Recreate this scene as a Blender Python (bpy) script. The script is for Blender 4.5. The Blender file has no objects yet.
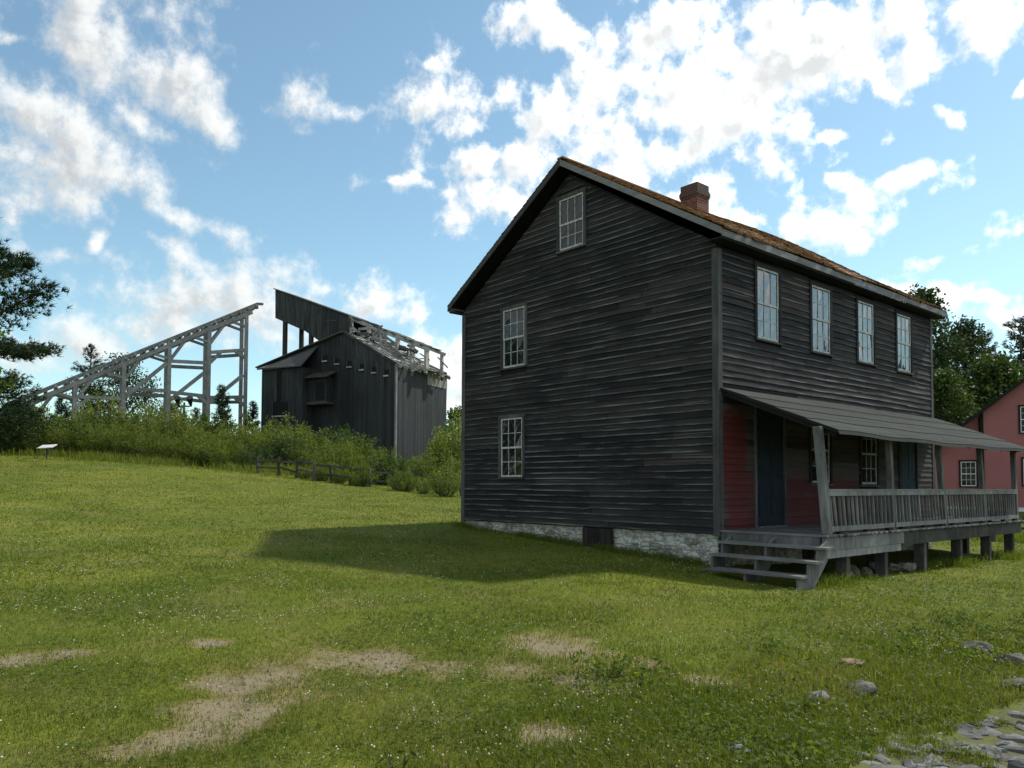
import bpy, math
import numpy as np
from mathutils import Vector, Matrix
rng = np.random.default_rng(11)
scene = bpy.context.scene

# ---------------------------------------------------------------- camera
CAM = np.array([8.741, -12.7556, 0.8851])
YAW, PITCH, ROLL = -0.8593, 0.0407, 0.0033
FPX, CYP = 781.91, 454.49
FW = np.array([math.sin(YAW)*math.cos(PITCH), math.cos(YAW)*math.cos(PITCH), math.sin(PITCH)])
_r0 = np.array([math.cos(YAW), -math.sin(YAW), 0.0]); _u0 = np.cross(_r0, FW)
RT = _r0*math.cos(ROLL) + _u0*math.sin(ROLL)
UPV = -_r0*math.sin(ROLL) + _u0*math.cos(ROLL)
cam = bpy.data.objects.new('camera', bpy.data.cameras.new('camera'))
scene.collection.objects.link(cam)
cam.matrix_world = Matrix(((RT[0], UPV[0], -FW[0], CAM[0]), (RT[1], UPV[1], -FW[1], CAM[1]),
                           (RT[2], UPV[2], -FW[2], CAM[2]), (0, 0, 0, 1)))
cam.data.sensor_fit = 'HORIZONTAL'; cam.data.sensor_width = 36.0
cam.data.lens = FPX/1024*36.0
cam.data.shift_y = (CYP-384.0)/1024
cam.data.clip_end = 6000.0
scene.camera = cam

# ---------------------------------------------------------------- exposure, sun, sky
SUN_EL, SUN_AZ = math.radians(52.5), math.radians(11.0)      # azimuth from +Y towards +X
scene.view_settings.view_transform = 'Standard'
scene.view_settings.look = 'None'
scene.view_settings.gamma = 1.0
scene.view_settings.use_curve_mapping = False
scene.view_settings.exposure = 0.55
sd = Vector((math.sin(SUN_AZ)*math.cos(SUN_EL), math.cos(SUN_AZ)*math.cos(SUN_EL), math.sin(SUN_EL)))
sun = bpy.data.objects.new('sun', bpy.data.lights.new('sun', 'SUN'))
scene.collection.objects.link(sun)
sun.data.energy = 3.2; sun.data.angle = math.radians(2.2); sun.data.color = (1.0, 0.95, 0.86)
sun.rotation_euler = sd.to_track_quat('Z', 'Y').to_euler()
SKY_STRENGTH = 0.128
CLOUD_WHITE = 1.0

# clouds of that afternoon: azimuth, elevation, half length, half height (degrees), tilt, density
CLOUDS = [(-77.07, 27.75, 4.53, 2.48, 179.7, 1.0), (-73.38, 26.03, 4.14, 1.78, 146.4, 1.0), (-69.99, 23.68, 2.27, 1.11, 150.8, 0.9), (-79.03, 25.44, 2.67, 1.6, 173.7, 0.8), (-73.77, 29.24, 2.41, 1.38, -179.3, 0.6), (-75.77, 23.6, 3.31, 0.56, 154.9, 0.45), (-82.49, 25.92, 1.25, 0.43, 176.2, 0.5), (-81.42, 22.16, 3.31, 1.86, 169.2, 1.0), (-78.29, 19.08, 4.51, 2.14, -178.2, 1.05), (-81.88, 19.55, 2.4, 2.0, 58.5, 0.7), (-72.88, 17.77, 3.36, 0.64, 172.4, 0.55), (-82.81, 16.97, 0.58, 0.41, 82.0, 0.6), (-68.94, 12.68, 7.2, 2.14, 179.8, 0.95), (-72.51, 15.29, 2.3, 0.73, 149.4, 0.75), (-73.66, 10.63, 4.3, 1.43, -174.6, 0.8), (-58.57, 12.96, 2.45, 1.68, -176.3, 0.85), (-62.15, 14.17, 2.23, 0.83, 169.0, 0.6), (-64.54, 10.94, 4.13, 1.38, -176.6, 0.6), (-79.45, 8.96, 3.3, 1.5, -179.6, 0.85), (-77.16, 15.33, 0.64, 0.51, 62.9, 0.85), (-80.8, 8.71, 1.61, 0.62, -173.8, 0.4), (-79.58, 14.38, 1.37, 0.31, 177.5, 0.3), (-64.71, 26.37, 1.21, 1.08, 63.1, 0.6), (-62.31, 25.79, 1.57, 0.3, -174.5, 0.3), (-54.18, 8.45, 3.29, 2.31, -178.6, 1.0), (-53.79, 5.7, 1.83, 1.46, -178.9, 0.7), (-56.16, 25.93, 2.22, 1.79, 48.9, 0.65), (-54.92, 28.5, 0.96, 0.53, -176.6, 0.7), (-52.46, 26.98, 2.87, 1.88, 164.8, 0.55), (-47.24, 31.49, 4.09, 1.24, -173.9, 0.9), (-44.25, 29.6, 2.98, 2.3, 175.0, 0.9), (-45.74, 26.08, 5.2, 2.15, -177.8, 0.95), (-49.46, 23.29, 4.8, 1.55, -167.3, 1.0), (-50.93, 19.35, 3.68, 1.62, 167.9, 0.9), (-42.78, 23.49, 5.15, 2.41, 177.2, 1.0), (-57.57, 20.79, 2.17, 0.46, 175.9, 0.55), (-36.94, 28.57, 5.05, 4.0, 166.8, 1.15), (-35.56, 23.67, 4.95, 2.77, 173.0, 1.0), (-29.35, 28.24, 7.39, 3.59, 169.2, 1.35), (-22.38, 28.63, 6.66, 1.77, 169.8, 1.2), (-17.53, 27.77, 3.71, 1.47, 177.3, 1.1), (-31.39, 25.65, 4.53, 2.78, -170.9, 1.1), (-22.42, 26.49, 2.76, 1.53, -166.8, 0.9), (-39.87, 20.14, 5.8, 1.96, 176.8, 0.55), (-27.85, 17.74, 3.84, 2.17, 178.9, 1.1), (-25.3, 18.81, 1.69, 0.89, -169.4, 0.8), (-31.47, 17.91, 3.09, 1.59, 159.7, 0.8), (-26.18, 22.69, 1.37, 0.42, -179.9, 0.8), (-25.88, 21.63, 0.87, 0.36, 179.6, 0.75), (-26.09, 20.75, 0.83, 0.42, 169.6, 0.75), (-23.82, 22.44, 0.62, 0.4, 164.5, 0.8), (-21.84, 19.34, 1.73, 0.67, -178.0, 0.7), (-19.87, 22.76, 0.53, 0.38, 157.3, 0.6), (-19.23, 11.72, 3.05, 0.87, 177.7, 1.0), (-17.88, 10.59, 1.9, 0.85, 172.7, 0.8), (-23.25, 12.91, 1.85, 0.56, 158.1, 0.6), (-16.19, 15.34, 1.27, 0.48, -166.7, 0.6), (-15.66, 23.27, 0.4, 0.28, 178.9, 0.5), (-19.17, 14.9, 3.24, 0.31, -160.0, 0.25)]
world = bpy.data.worlds.new('World'); scene.world = world; world.use_nodes = True
wt = world.node_tree; wt.nodes.clear()
def wn(t, **k):
    n = wt.nodes.new(t)
    for a, b in k.items(): setattr(n, a, b)
    return n
def wl(a, b): wt.links.new(a, b)
def wmath(op, a, b=None, c=None, clamp=False):
    n = wn('ShaderNodeMath', operation=op, use_clamp=clamp)
    for i, q in enumerate((a, b, c)):
        if q is None: continue
        if isinstance(q, (int, float)): n.inputs[i].default_value = q
        else: wl(q, n.inputs[i])
    return n.outputs[0]
tc = wn('ShaderNodeTexCoord')
sky = wn('ShaderNodeTexSky', sky_type='NISHITA', sun_disc=False)
sky.sun_elevation = SUN_EL; sky.sun_rotation = SUN_AZ
sky.altitude = 400; sky.air_density = 1.0; sky.dust_density = 0.5; sky.ozone_density = 1.5
sx = wn('ShaderNodeSeparateXYZ'); wl(tc.outputs['Generated'], sx.inputs[0])
az = wmath('MULTIPLY', wmath('ARCTAN2', sx.outputs[0], sx.outputs[1]), 57.29578)
el = wmath('MULTIPLY', wmath('ARCSINE', sx.outputs[2]), 57.29578)
def cloud_field(daz, dele):
    cb = wn('ShaderNodeCombineXYZ')
    wl(wmath('ADD', az, daz), cb.inputs[0]); wl(wmath('ADD', el, dele), cb.inputs[1])
    base = cb.outputs[0]
    wv = wn('ShaderNodeTexNoise', noise_dimensions='2D'); wv.inputs['Scale'].default_value = 0.16
    wv.inputs['Detail'].default_value = 5; wl(base, wv.inputs['Vector'])
    sb = wn('ShaderNodeVectorMath', operation='SUBTRACT'); wl(wv.outputs['Color'], sb.inputs[0]); sb.inputs[1].default_value = (.5, .5, .5)
    sc = wn('ShaderNodeVectorMath', operation='SCALE'); wl(sb.outputs[0], sc.inputs[0]); sc.inputs[3].default_value = 3.6
    ad = wn('ShaderNodeVectorMath', operation='ADD'); wl(base, ad.inputs[0]); wl(sc.outputs[0], ad.inputs[1])
    p = ad.outputs[0]
    D = None
    for (a0, e0, ra, rb, rot, k) in CLOUDS:
        mp = wn('ShaderNodeMapping', vector_type='TEXTURE'); wl(p, mp.inputs['Vector'])
        mp.inputs['Location'].default_value = (a0, e0, 0); mp.inputs['Rotation'].default_value = (0, 0, math.radians(rot))
        mp.inputs['Scale'].default_value = (ra*1.16, rb*1.16, 1)
        ln = wn('ShaderNodeVectorMath', operation='LENGTH'); wl(mp.outputs[0], ln.inputs[0])
        s = wmath('MULTIPLY_ADD', ln.outputs[1], -k, k)
        D = s if D is None else wmath('MAXIMUM', D, s)
    # clouds in the rest of the sky
    gn = wn('ShaderNodeTexNoise', noise_dimensions='2D'); gn.inputs['Scale'].default_value = 0.035; gn.inputs['Detail'].default_value = 2
    wl(base, gn.inputs['Vector'])
    away = wmath('MULTIPLY', wmath('SUBTRACT', wmath('ABSOLUTE', wmath('ADD', az, 49.0)), 38.0), 0.12, clamp=True)
    g = wmath('MULTIPLY_ADD', gn.outputs[0], 3.0, -1.45)
    D = wmath('MAXIMUM', wmath('MAXIMUM', D, -0.9), wmath('ADD', wmath('MULTIPLY', g, away), wmath('MULTIPLY_ADD', away, 0.9, -0.9)))
    fb = wn('ShaderNodeTexNoise', noise_dimensions='2D'); fb.inputs['Scale'].default_value = 0.30
    fb.inputs['Detail'].default_value = 10; fb.inputs['Roughness'].default_value = 0.62; fb.inputs['Lacunarity'].default_value = 2.1
    wl(base, fb.inputs['Vector'])
    vo = wn('ShaderNodeTexVoronoi', voronoi_dimensions='2D', feature='SMOOTH_F1'); vo.inputs['Scale'].default_value = 0.62
    vo.inputs['Smoothness'].default_value = 0.6
    v2 = wn('ShaderNodeVectorMath', operation='SCALE'); wl(sb.outputs[0], v2.inputs[0]); v2.inputs[3].default_value = 3.0
    v3 = wn('ShaderNodeVectorMath', operation='ADD'); wl(base, v3.inputs[0]); wl(v2.outputs[0], v3.inputs[1]); wl(v3.outputs[0], vo.inputs['Vector'])
    f = wmath('MULTIPLY_ADD', fb.outputs[0], 2.5, -1.24)
    puff = wmath('MULTIPLY_ADD', vo.outputs['Distance'], -0.75, 0.30)
    # puffier towards the sun side, wispy far from it
    pf = wmath('MULTIPLY', puff, wmath('MULTIPLY_ADD', az, 0.03, 2.3, clamp=True))
    return wmath('ADD', wmath('ADD', wmath('MULTIPLY', D, 0.95), f), pf)
d0 = cloud_field(0.0, 0.0)
d1 = cloud_field(0.9, 0.8)
def wramp(v, a, b):
    n = wn('ShaderNodeMapRange', interpolation_type='SMOOTHSTEP'); wl(v, n.inputs[0])
    n.inputs[1].default_value = a; n.inputs[2].default_value = b
    return n.outputs[0]
alpha = wmath('ADD', wmath('MULTIPLY', wramp(d0, -0.30, 0.85), wmath('MULTIPLY_ADD', wramp(az, -68.0, -50.0), -0.94, 0.94)), wmath('MULTIPLY', wramp(d0, -0.18, 0.62), wramp(az, -68.0, -50.0)))
shade = wramp(wmath('ADD', wmath('MULTIPLY', d0, 0.5), wmath('MULTIPLY', d1, 0.5)), 0.15, 1.15)
sunny = wramp(az, -72.0, -34.0)              # clouds near the sun are far brighter
edge = wramp(wmath('SUBTRACT', d0, d1), -0.3, 0.45)
bright = wmath('MULTIPLY_ADD', sunny, 0.27, 0.61)
lit = wmath('MULTIPLY', bright, wmath('ADD', wmath('MULTIPLY_ADD', shade, -0.34, 1.0), wmath('MULTIPLY', edge, 0.22)))
cm = wn('ShaderNodeMix', data_type='RGBA'); wl(shade, cm.inputs[0])
cm.inputs[6].default_value = (1.0, 1.0, 0.965, 1); cm.inputs[7].default_value = (0.93, 0.96, 0.97, 1)
bgs = wn('ShaderNodeBackground'); 
st_c = wn('ShaderNodeMix', data_type='RGBA', blend_type='MULTIPLY'); st_c.inputs[0].default_value = 1.0
wl(sky.outputs[0], st_c.inputs[6]); st_c.inputs[7].default_value = (0.95, 1.05, 0.90, 1); wl(st_c.outputs[2], bgs.inputs[0]); bgs.inputs[1].default_value = SKY_STRENGTH
bgc = wn('ShaderNodeBackground'); wl(cm.outputs[2], bgc.inputs[0]); wl(wmath('MULTIPLY', lit, CLOUD_WHITE), bgc.inputs[1])
mx = wn('ShaderNodeMixShader'); wl(alpha, mx.inputs[0]); wl(bgs.outputs[0], mx.inputs[1]); wl(bgc.outputs[0], mx.inputs[2])
wo = wn('ShaderNodeOutputWorld'); wl(mx.outputs[0], wo.inputs[0])

# ---------------------------------------------------------------- helpers
COL = scene.collection
FH = np.array([FW[0], FW[1]]); FH = FH/np.linalg.norm(FH)
RH = np.array([FH[1], -FH[0]])
def ray(px, py): return FW + RT*((px-512)/FPX) - UPV*((py-CYP)/FPX)
def at(px, py, depth): return CAM + ray(px, py)*depth
def on_plane(px, py, p0, n):
    d = ray(px, py); n = np.asarray(n, float)
    return CAM + d*(np.dot(np.asarray(p0)-CAM, n)/np.dot(d, n))
def spot(px, depth): return (CAM[0]+(px-512)/FPX*depth*RH[0]+depth*FH[0], CAM[1]+(px-512)/FPX*depth*RH[1]+depth*FH[1])
def st(s, t, z=0.0): return np.array([CAM[0]+s*RH[0]+t*FH[0], CAM[1]+s*RH[1]+t*FH[1], z])

def lattice(ix, iy, seed):
    n = (ix*374761393 + iy*668265263 + seed*974634777) & 0x7fffffff
    n = ((n ^ (n >> 13))*1274126177) & 0x7fffffff
    return ((n ^ (n >> 16)) & 0xffff)/65535.0
def vnoise(x, y, seed=0):
    x = np.asarray(x, float); y = np.asarray(y, float)
    ix = np.floor(x).astype(np.int64); iy = np.floor(y).astype(np.int64)
    fx = x-ix; fy = y-iy; fx = fx*fx*(3-2*fx); fy = fy*fy*(3-2*fy)
    a = lattice(ix, iy, seed); b = lattice(ix+1, iy, seed); c = lattice(ix, iy+1, seed); d = lattice(ix+1, iy+1, seed)
    return (a*(1-fx)+b*fx)*(1-fy)+(c*(1-fx)+d*fx)*fy
def fbm(x, y, seed=0, octv=4):
    s = 0; a = 0.5; t = 0
    for o in range(octv):
        s = s+a*vnoise(np.asarray(x)*2**o, np.asarray(y)*2**o, seed+o*17); t += a; a *= 0.55
    return s/t
def sstep(a, b, x):
    q = np.clip((np.asarray(x)-a)/(b-a), 0, 1); return q*q*(3-2*q)

def npmesh(name, V, starts, loops, mats, attrs=None, matidx=None, smooth=False):
    me = bpy.data.meshes.new(name)
    V = np.asarray(V, np.float32).reshape(-1, 3); loops = np.asarray(loops, np.int32).ravel(); starts = np.asarray(starts, np.int32).ravel()
    me.vertices.add(len(V)); me.vertices.foreach_set('co', V.ravel())
    me.loops.add(len(loops)); me.loops.foreach_set('vertex_index', loops)
    me.polygons.add(len(starts)); me.polygons.foreach_set('loop_start', starts)
    if matidx is not None: me.polygons.foreach_set('material_index', np.asarray(matidx, np.int32))
    me.polygons.foreach_set('use_smooth', np.full(len(starts), bool(smooth)))
    for k, a in (attrs or {}).items():
        at_ = me.attributes.new(k, 'FLOAT', 'POINT'); at_.data.foreach_set('value', np.asarray(a, np.float32))
    me.update(calc_edges=True); me.validate()
    for m in (mats if isinstance(mats, (list, tuple)) else [mats]): me.materials.append(m)
    return me
def link(name, me, parent=None, loc=None):
    o = bpy.data.objects.new(name, me); COL.objects.link(o)
    if parent is not None: o.parent = parent
    if loc is not None: o.location = loc
    return o
def tag(o, label=None, cat=None, group=None, kind=None):
    if label: o['label'] = label
    if cat: o['category'] = cat
    if group: o['group'] = group
    if kind: o['kind'] = kind
    return o
def empty(name, loc=(0, 0, 0), rz=0.0, label=None, cat=None, group=None):
    o = bpy.data.objects.new(name, None); COL.objects.link(o)
    o.location = loc; o.rotation_euler = (0, 0, rz); o.empty_display_size = 0.3
    return tag(o, label, cat, group)
def copy_tree(o, parent=None):
    c = o.copy(); COL.objects.link(c); c.parent = parent
    for ch in list(o.children): copy_tree(ch, c)
    return c

class MB:
    def __init__(s): s.v = []; s.f = []; s.m = []; s.t = []; s.b = []
    def poly(s, pts, mat=0, tint=0.5, bv=None):
        k = len(s.v); s.v += [tuple(p) for p in pts]; s.f.append(tuple(range(k, k+len(pts)))); s.m.append(mat)
        s.t += [tint]*len(pts); s.b += list(bv) if bv is not None else [0.0]*len(pts)
    def hexa(s, P, mat=0, tint=None):
        if tint is None: tint = rng.random()
        k = len(s.v); s.v += [tuple(p) for p in P]
        for f in ((0, 3, 2, 1), (4, 5, 6, 7), (0, 1, 5, 4), (1, 2, 6, 5), (2, 3, 7, 6), (3, 0, 4, 7)):
            s.f.append(tuple(k+i for i in f)); s.m.append(mat)
        s.t += [tint]*8; s.b += [0.0]*8
    def box(s, x0, x1, y0, y1, z0, z1, mat=0, tint=None):
        s.hexa([(x0, y0, z0), (x1, y0, z0), (x1, y1, z0), (x0, y1, z0), (x0, y0, z1), (x1, y0, z1), (x1, y1, z1), (x0, y1, z1)], mat, tint)
    def beam(s, p, q, w, h, mat=0, tint=None, side=None):
        p = np.asarray(p, float); q = np.asarray(q, float); d = q-p; d = d/np.linalg.norm(d)
        sd_ = np.cross(d, (0, 0, 1.0)) if side is None else np.asarray(side, float)
        if np.linalg.norm(sd_) < 1e-4: sd_ = np.array([1.0, 0, 0])
        sd_ = sd_-d*np.dot(sd_, d); sd_ = sd_/np.linalg.norm(sd_); u = np.cross(sd_, d)
        a = sd_*w/2; b = u*h/2
        s.hexa([p-a-b, p+a-b, q+a-b, q-a-b, p-a+b, p+a+b, q+a+b, q-a+b], mat, tint)
    def prism(s, pts, vec, mat=0, tint=0.5):
        pts = [np.asarray(p, float) for p in pts]; vec = np.asarray(vec, float); n = len(pts); k = len(s.v)
        s.v += [tuple(p) for p in pts]+[tuple(p+vec) for p in pts]
        s.f.append(tuple(range(k+n-1, k-1, -1))); s.f.append(tuple(range(k+n, k+2*n))); s.m += [mat, mat]
        for i in range(n):
            j = (i+1) % n; s.f.append((k+i, k+j, k+n+j, k+n+i)); s.m.append(mat)
        s.t += [tint]*(2*n); s.b += [0.0]*(2*n)
    def tube(s, pts, radii, n=7, mat=0, tint=0.5, cap=True):
        pts = [np.asarray(p, float) for p in pts]; k = len(s.v)
        for i, p in enumerate(pts):
            d = pts[min(i+1, len(pts)-1)]-pts[max(i-1, 0)]; d = d/(np.linalg.norm(d)+1e-9)
            a = np.cross(d, (0.3, 0.2, 1.0) if abs(d[2]) < .95 else (1.0, 0, 0)); a = a/np.linalg.norm(a); b = np.cross(d, a)
            for j in range(n):
                c = 2*math.pi*j/n; s.v.append(tuple(p+(a*math.cos(c)+b*math.sin(c))*radii[i]))
        for i in range(len(pts)-1):
            for j in range(n):
                j2 = (j+1) % n; s.f.append((k+i*n+j, k+i*n+j2, k+(i+1)*n+j2, k+(i+1)*n+j)); s.m.append(mat)
        if cap:
            s.f.append(tuple(k+j for j in range(n-1, -1, -1))); s.f.append(tuple(k+(len(pts)-1)*n+j for j in range(n))); s.m += [mat, mat]
        s.t += [tint]*(n*len(pts)); s.b += [0.0]*(n*len(pts))
    def mesh(s, name, mats, smooth=False):
        ln = np.array([len(f) for f in s.f]); st_ = np.concatenate([[0], np.cumsum(ln)[:-1]])
        return npmesh(name, s.v, st_, [i for f in s.f for i in f], mats, {'tint': s.t, 'bv': s.b}, s.m, smooth)
    def build(s, name, mats, parent=None, smooth=False, loc=None, bevel=0.0):
        o = link(name, s.mesh(name, mats, smooth), parent, loc)
        if bevel:
            b = o.modifiers.new('edge', 'BEVEL'); b.width = bevel; b.segments = 1; b.limit_method = 'ANGLE'
        return o

# ---------------------------------------------------------------- materials
def new_mat(name):
    m = bpy.data.materials.new(name); m.use_nodes = True; nt = m.node_tree
    b = nt.nodes['Principled BSDF']; b.inputs['Specular IOR Level'].default_value = 0.3
    return m, N(nt), b
class N:
    def __init__(s, nt): s.nt = nt
    def n(s, t, **k):
        q = s.nt.nodes.new(t)
        for a, b in k.items(): setattr(q, a, b)
        return q
    def put(s, q, sock):
        if isinstance(q, bpy.types.NodeSocket): s.nt.links.new(q, sock)
        else: sock.default_value = q
    def math(s, op, a, b=None, c=None, clamp=False):
        q = s.n('ShaderNodeMath', operation=op, use_clamp=clamp)
        for i, w in enumerate((a, b, c)):
            if w is not None: s.put(w, q.inputs[i])
        return q.outputs[0]
    def attr(s, name): return s.n('ShaderNodeAttribute', attribute_name=name).outputs['Fac']
    def pos(s): return s.n('ShaderNodeNewGeometry').outputs['Position']
    def obj(s): return s.n('ShaderNodeTexCoord').outputs['Object']
    def sep(s, v):
        q = s.n('ShaderNodeSeparateXYZ'); s.put(v, q.inputs[0]); return q.outputs
    def comb(s, x, y, z):
        q = s.n('ShaderNodeCombineXYZ')
        for i, w in enumerate((x, y, z)): s.put(w, q.inputs[i])
        return q.outputs[0]
    def scale(s, v, xyz):
        q = s.n('ShaderNodeVectorMath', operation='MULTIPLY'); s.put(v, q.inputs[0]); q.inputs[1].default_value = xyz; return q.outputs[0]
    def noise(s, v, sc=1.0, det=4.0, rough=0.55, dist=0.0, out=0):
        q = s.n('ShaderNodeTexNoise'); s.put(v, q.inputs['Vector']); q.inputs['Scale'].default_value = sc
        q.inputs['Detail'].default_value = det; q.inputs['Roughness'].default_value = rough; q.inputs['Distortion'].default_value = dist
        return q.outputs[out]
    def ramp(s, v, a, b, lo=0.0, hi=1.0):
        q = s.n('ShaderNodeMapRange', interpolation_type='SMOOTHSTEP'); s.put(v, q.inputs[0])
        q.inputs[1].default_value = a; q.inputs[2].default_value = b; q.inputs[3].default_value = lo; q.inputs[4].default_value = hi
        return q.outputs[0]
    def mix(s, f, a, b, mode='MIX'):
        q = s.n('ShaderNodeMix', data_type='RGBA', blend_type=mode); s.put(f, q.inputs[0])
        for w, i in ((a, 6), (b, 7)):
            s.put(w if isinstance(w, bpy.types.NodeSocket) else (*w, 1.0), q.inputs[i])
        return q.outputs[2]
    def bump(s, h, strength, dist, bsdf):
        q = s.n('ShaderNodeBump'); q.inputs['Strength'].default_value = strength; q.inputs['Distance'].default_value = dist
        s.put(h, q.inputs['Height']); s.nt.links.new(q.outputs[0], bsdf.inputs['Normal'])

def wood(name, dark, light, edge=None, edge_amt=0.0, grain=(0.7, 0.7, 45.0), rough=0.85, brown=None, local=False, spots=None):
    m, k, b = new_mat(name); p = k.obj() if local else k.pos(); t = k.attr('tint')
    off = k.comb(k.math('MULTIPLY', t, 37.0), k.math('MULTIPLY', t, 19.0), 0.0)
    ad = k.n('ShaderNodeVectorMath', operation='ADD'); k.put(k.scale(p, grain), ad.inputs[0]); k.put(off, ad.inputs[1])
    g = k.noise(ad.outputs[0], 1.0, 6, 0.65)
    big = k.noise(p, 0.9, 3)
    f = k.math('ADD', k.math('MULTIPLY_ADD', t, 0.38, -0.19), k.math('ADD', k.math('MULTIPLY', g, 0.75), k.math('MULTIPLY_ADD', big, 0.7, -0.35)))
    c = k.mix(k.ramp(f, 0.12, 0.85), dark, light)
    if brown: c = k.mix(k.ramp(t, 0.90, 0.97, 0, .7), c, brown)
    if edge:
        e = k.math('MULTIPLY', k.ramp(k.attr('bv'), 0.68, 1.0), k.ramp(k.math('MULTIPLY_ADD', k.noise(p, .55, 3), .4, k.noise(k.scale(p, (.6, .6, 9.0)), 1.0, 6, .75)), 0.60, 0.90))
        c = k.mix(k.math('MULTIPLY', e, edge_amt), c, edge)
        pe = k.ramp(k.noise(k.scale(p, (.6, .6, 26.0)), 1.0, 5, .65), 0.58, 0.74)
        c = k.mix(k.math('MULTIPLY', pe, edge_amt*0.45), c, edge)
    k.put(c, b.inputs['Base Color']); b.inputs['Roughness'].default_value = rough
    k.bump(g, 0.5, 0.006, b)
    return m
M = {}
M['clap'] = wood('charred clapboard', (0.0085, 0.0086, 0.0098), (0.045, 0.042, 0.041), (0.27, 0.265, 0.255), 0.8, brown=(0.05, 0.036, 0.03))
M['trim'] = wood('grey trim board', (0.035, 0.035, 0.037), (0.15, 0.147, 0.145), grain=(14, 14, 1.2))
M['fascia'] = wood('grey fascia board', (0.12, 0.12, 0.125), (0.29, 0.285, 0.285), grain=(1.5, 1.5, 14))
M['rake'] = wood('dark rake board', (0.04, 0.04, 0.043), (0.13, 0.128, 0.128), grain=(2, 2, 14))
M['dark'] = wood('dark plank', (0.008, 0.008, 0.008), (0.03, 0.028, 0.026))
M['grey'] = wood('bare grey porch wood', (0.07, 0.07, 0.07), (0.30, 0.295, 0.285), grain=(10, 10, 2.0), local=False)
M['old'] = wood('shade darkened old porch timber', (0.022, 0.022, 0.021), (0.13, 0.127, 0.12), grain=(8, 8, 3.0))  # shade of the pier faces put into the colour; beam itself mottled dark
M['pebble'] = None
M['deck'] = wood('worn deck board', (0.07, 0.069, 0.067), (0.24, 0.235, 0.225), grain=(1.5, 14, 14))
M['trestle'] = wood('silver weathered timber', (0.16, 0.158, 0.155), (0.36, 0.355, 0.35), grain=(3, 3, 3))
M['fence'] = wood('old fence timber', (0.035, 0.034, 0.03), (0.13, 0.125, 0.115), grain=(3, 3, 8))
M['hatch'] = wood('dark brown hatch', (0.012, 0.010, 0.008), (0.045, 0.036, 0.03), grain=(12, 12, 1))

# lower front wall: old red paint wearing off the boards
def front_wall_mat():
    m, k, b = new_mat('worn red clapboard'); p = k.pos(); s = k.sep(p); t = k.attr('tint')
    g = k.noise(k.scale(p, (0.7, 0.7, 45.0)), 1.0, 6, .65)
    wooden = k.mix(k.ramp(k.math('MULTIPLY_ADD', t, .5, g), 0.3, 1.1), (0.016, 0.016, 0.017), (0.09, 0.085, 0.082))
    red = k.mix(k.noise(p, 2.0, 4), (0.085, 0.012, 0.014), (0.165, 0.026, 0.028))
    n = k.math('ADD', k.math('MULTIPLY', k.noise(k.scale(p, (2.2, 2.2, 6.0)), 1.0, 6, .75), 0.9), k.math('MULTIPLY_ADD', g, .9, -.45))
    low = k.math('MAXIMUM', k.ramp(s[2], 0.8, 1.7, 0.30, -0.22), k.math('MULTIPLY_ADD', k.ramp(s[1], 0.75, 1.15, 1, 0), 0.62, -0.22))
    far = k.ramp(s[1], 3.0, 7.5, 0.05, -0.16)
    soot = k.ramp(s[2], 2.1, 2.7, 0.0, -0.5)
    edge = k.math('MULTIPLY', k.ramp(s[1], 0.1, 0.5, 1, 0), k.ramp(s[2], .4, 1.2, -.3, -.05))
    f = k.math('ADD', k.math('ADD', n, low), k.math('ADD', k.math('ADD', far, soot), edge))
    c = k.mix(k.ramp(f, 0.42, 0.92, 0, 0.9), wooden, red)
    k.put(c, b.inputs['Base Color']); b.inputs['Roughness'].default_value = 0.8
    k.bump(g, .5, .005, b); return m
M['redworn'] = front_wall_mat()

def simple(name, c1, c2, sc=6.0, rough=0.8, bump=0.0, det=5, spec=0.3, stretch=(1, 1, 1), local=False, lo=.3, hi=.7):
    m, k, b = new_mat(name); p = k.scale(k.obj() if local else k.pos(), stretch)
    n = k.noise(p, sc, det, .6)
    k.put(k.mix(k.ramp(n, lo, hi), c1, c2), b.inputs['Base Color']); b.inputs['Roughness'].default_value = rough
    b.inputs['Specular IOR Level'].default_value = spec
    if bump: k.bump(n, bump, 0.02, b)
    return m
M['sash'] = simple('chipped white sash paint', (0.30, 0.30, 0.29), (0.62, 0.62, 0.60), 18)
M['white'] = simple('clean white paint', (0.62, 0.62, 0.60), (0.74, 0.74, 0.72), 8)
M['blue'] = simple('faded blue door paint', (0.008, 0.014, 0.023), (0.018, 0.03, 0.045), 5, stretch=(4, 4, 1))
M['paleblue'] = simple('pale blue door paint', (0.016, 0.032, 0.05), (0.034, 0.06, 0.088), 5, stretch=(4, 4, 1))
M['iron'] = simple('black iron', (0.012, 0.012, 0.012), (0.025, 0.024, 0.023), 12, 0.5)
M['rock'] = simple('field stone', (0.045, 0.041, 0.034), (0.175, 0.16, 0.135), 9, .95, 1.0, 8)
M['pebble'] = simple('brown pebbles', (0.11, 0.085, 0.06), (0.24, 0.20, 0.15), 30, .95)
M['bluerock'] = simple('blue grey flagstone', (0.11, 0.115, 0.12), (0.19, 0.195, 0.20), 14, .9, .5)
M['redrock'] = simple('rusty sandstone', (0.13, 0.085, 0.05), (0.25, 0.175, 0.115), 12, .9, .5)
M['bark'] = simple('bark', (0.03, 0.024, 0.019), (0.09, 0.075, 0.06), 8, .95, .8, stretch=(3, 3, .6))
M['panel'] = simple('faded sign panel', (0.45, 0.45, 0.44), (0.62, 0.62, 0.60), 12)

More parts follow.
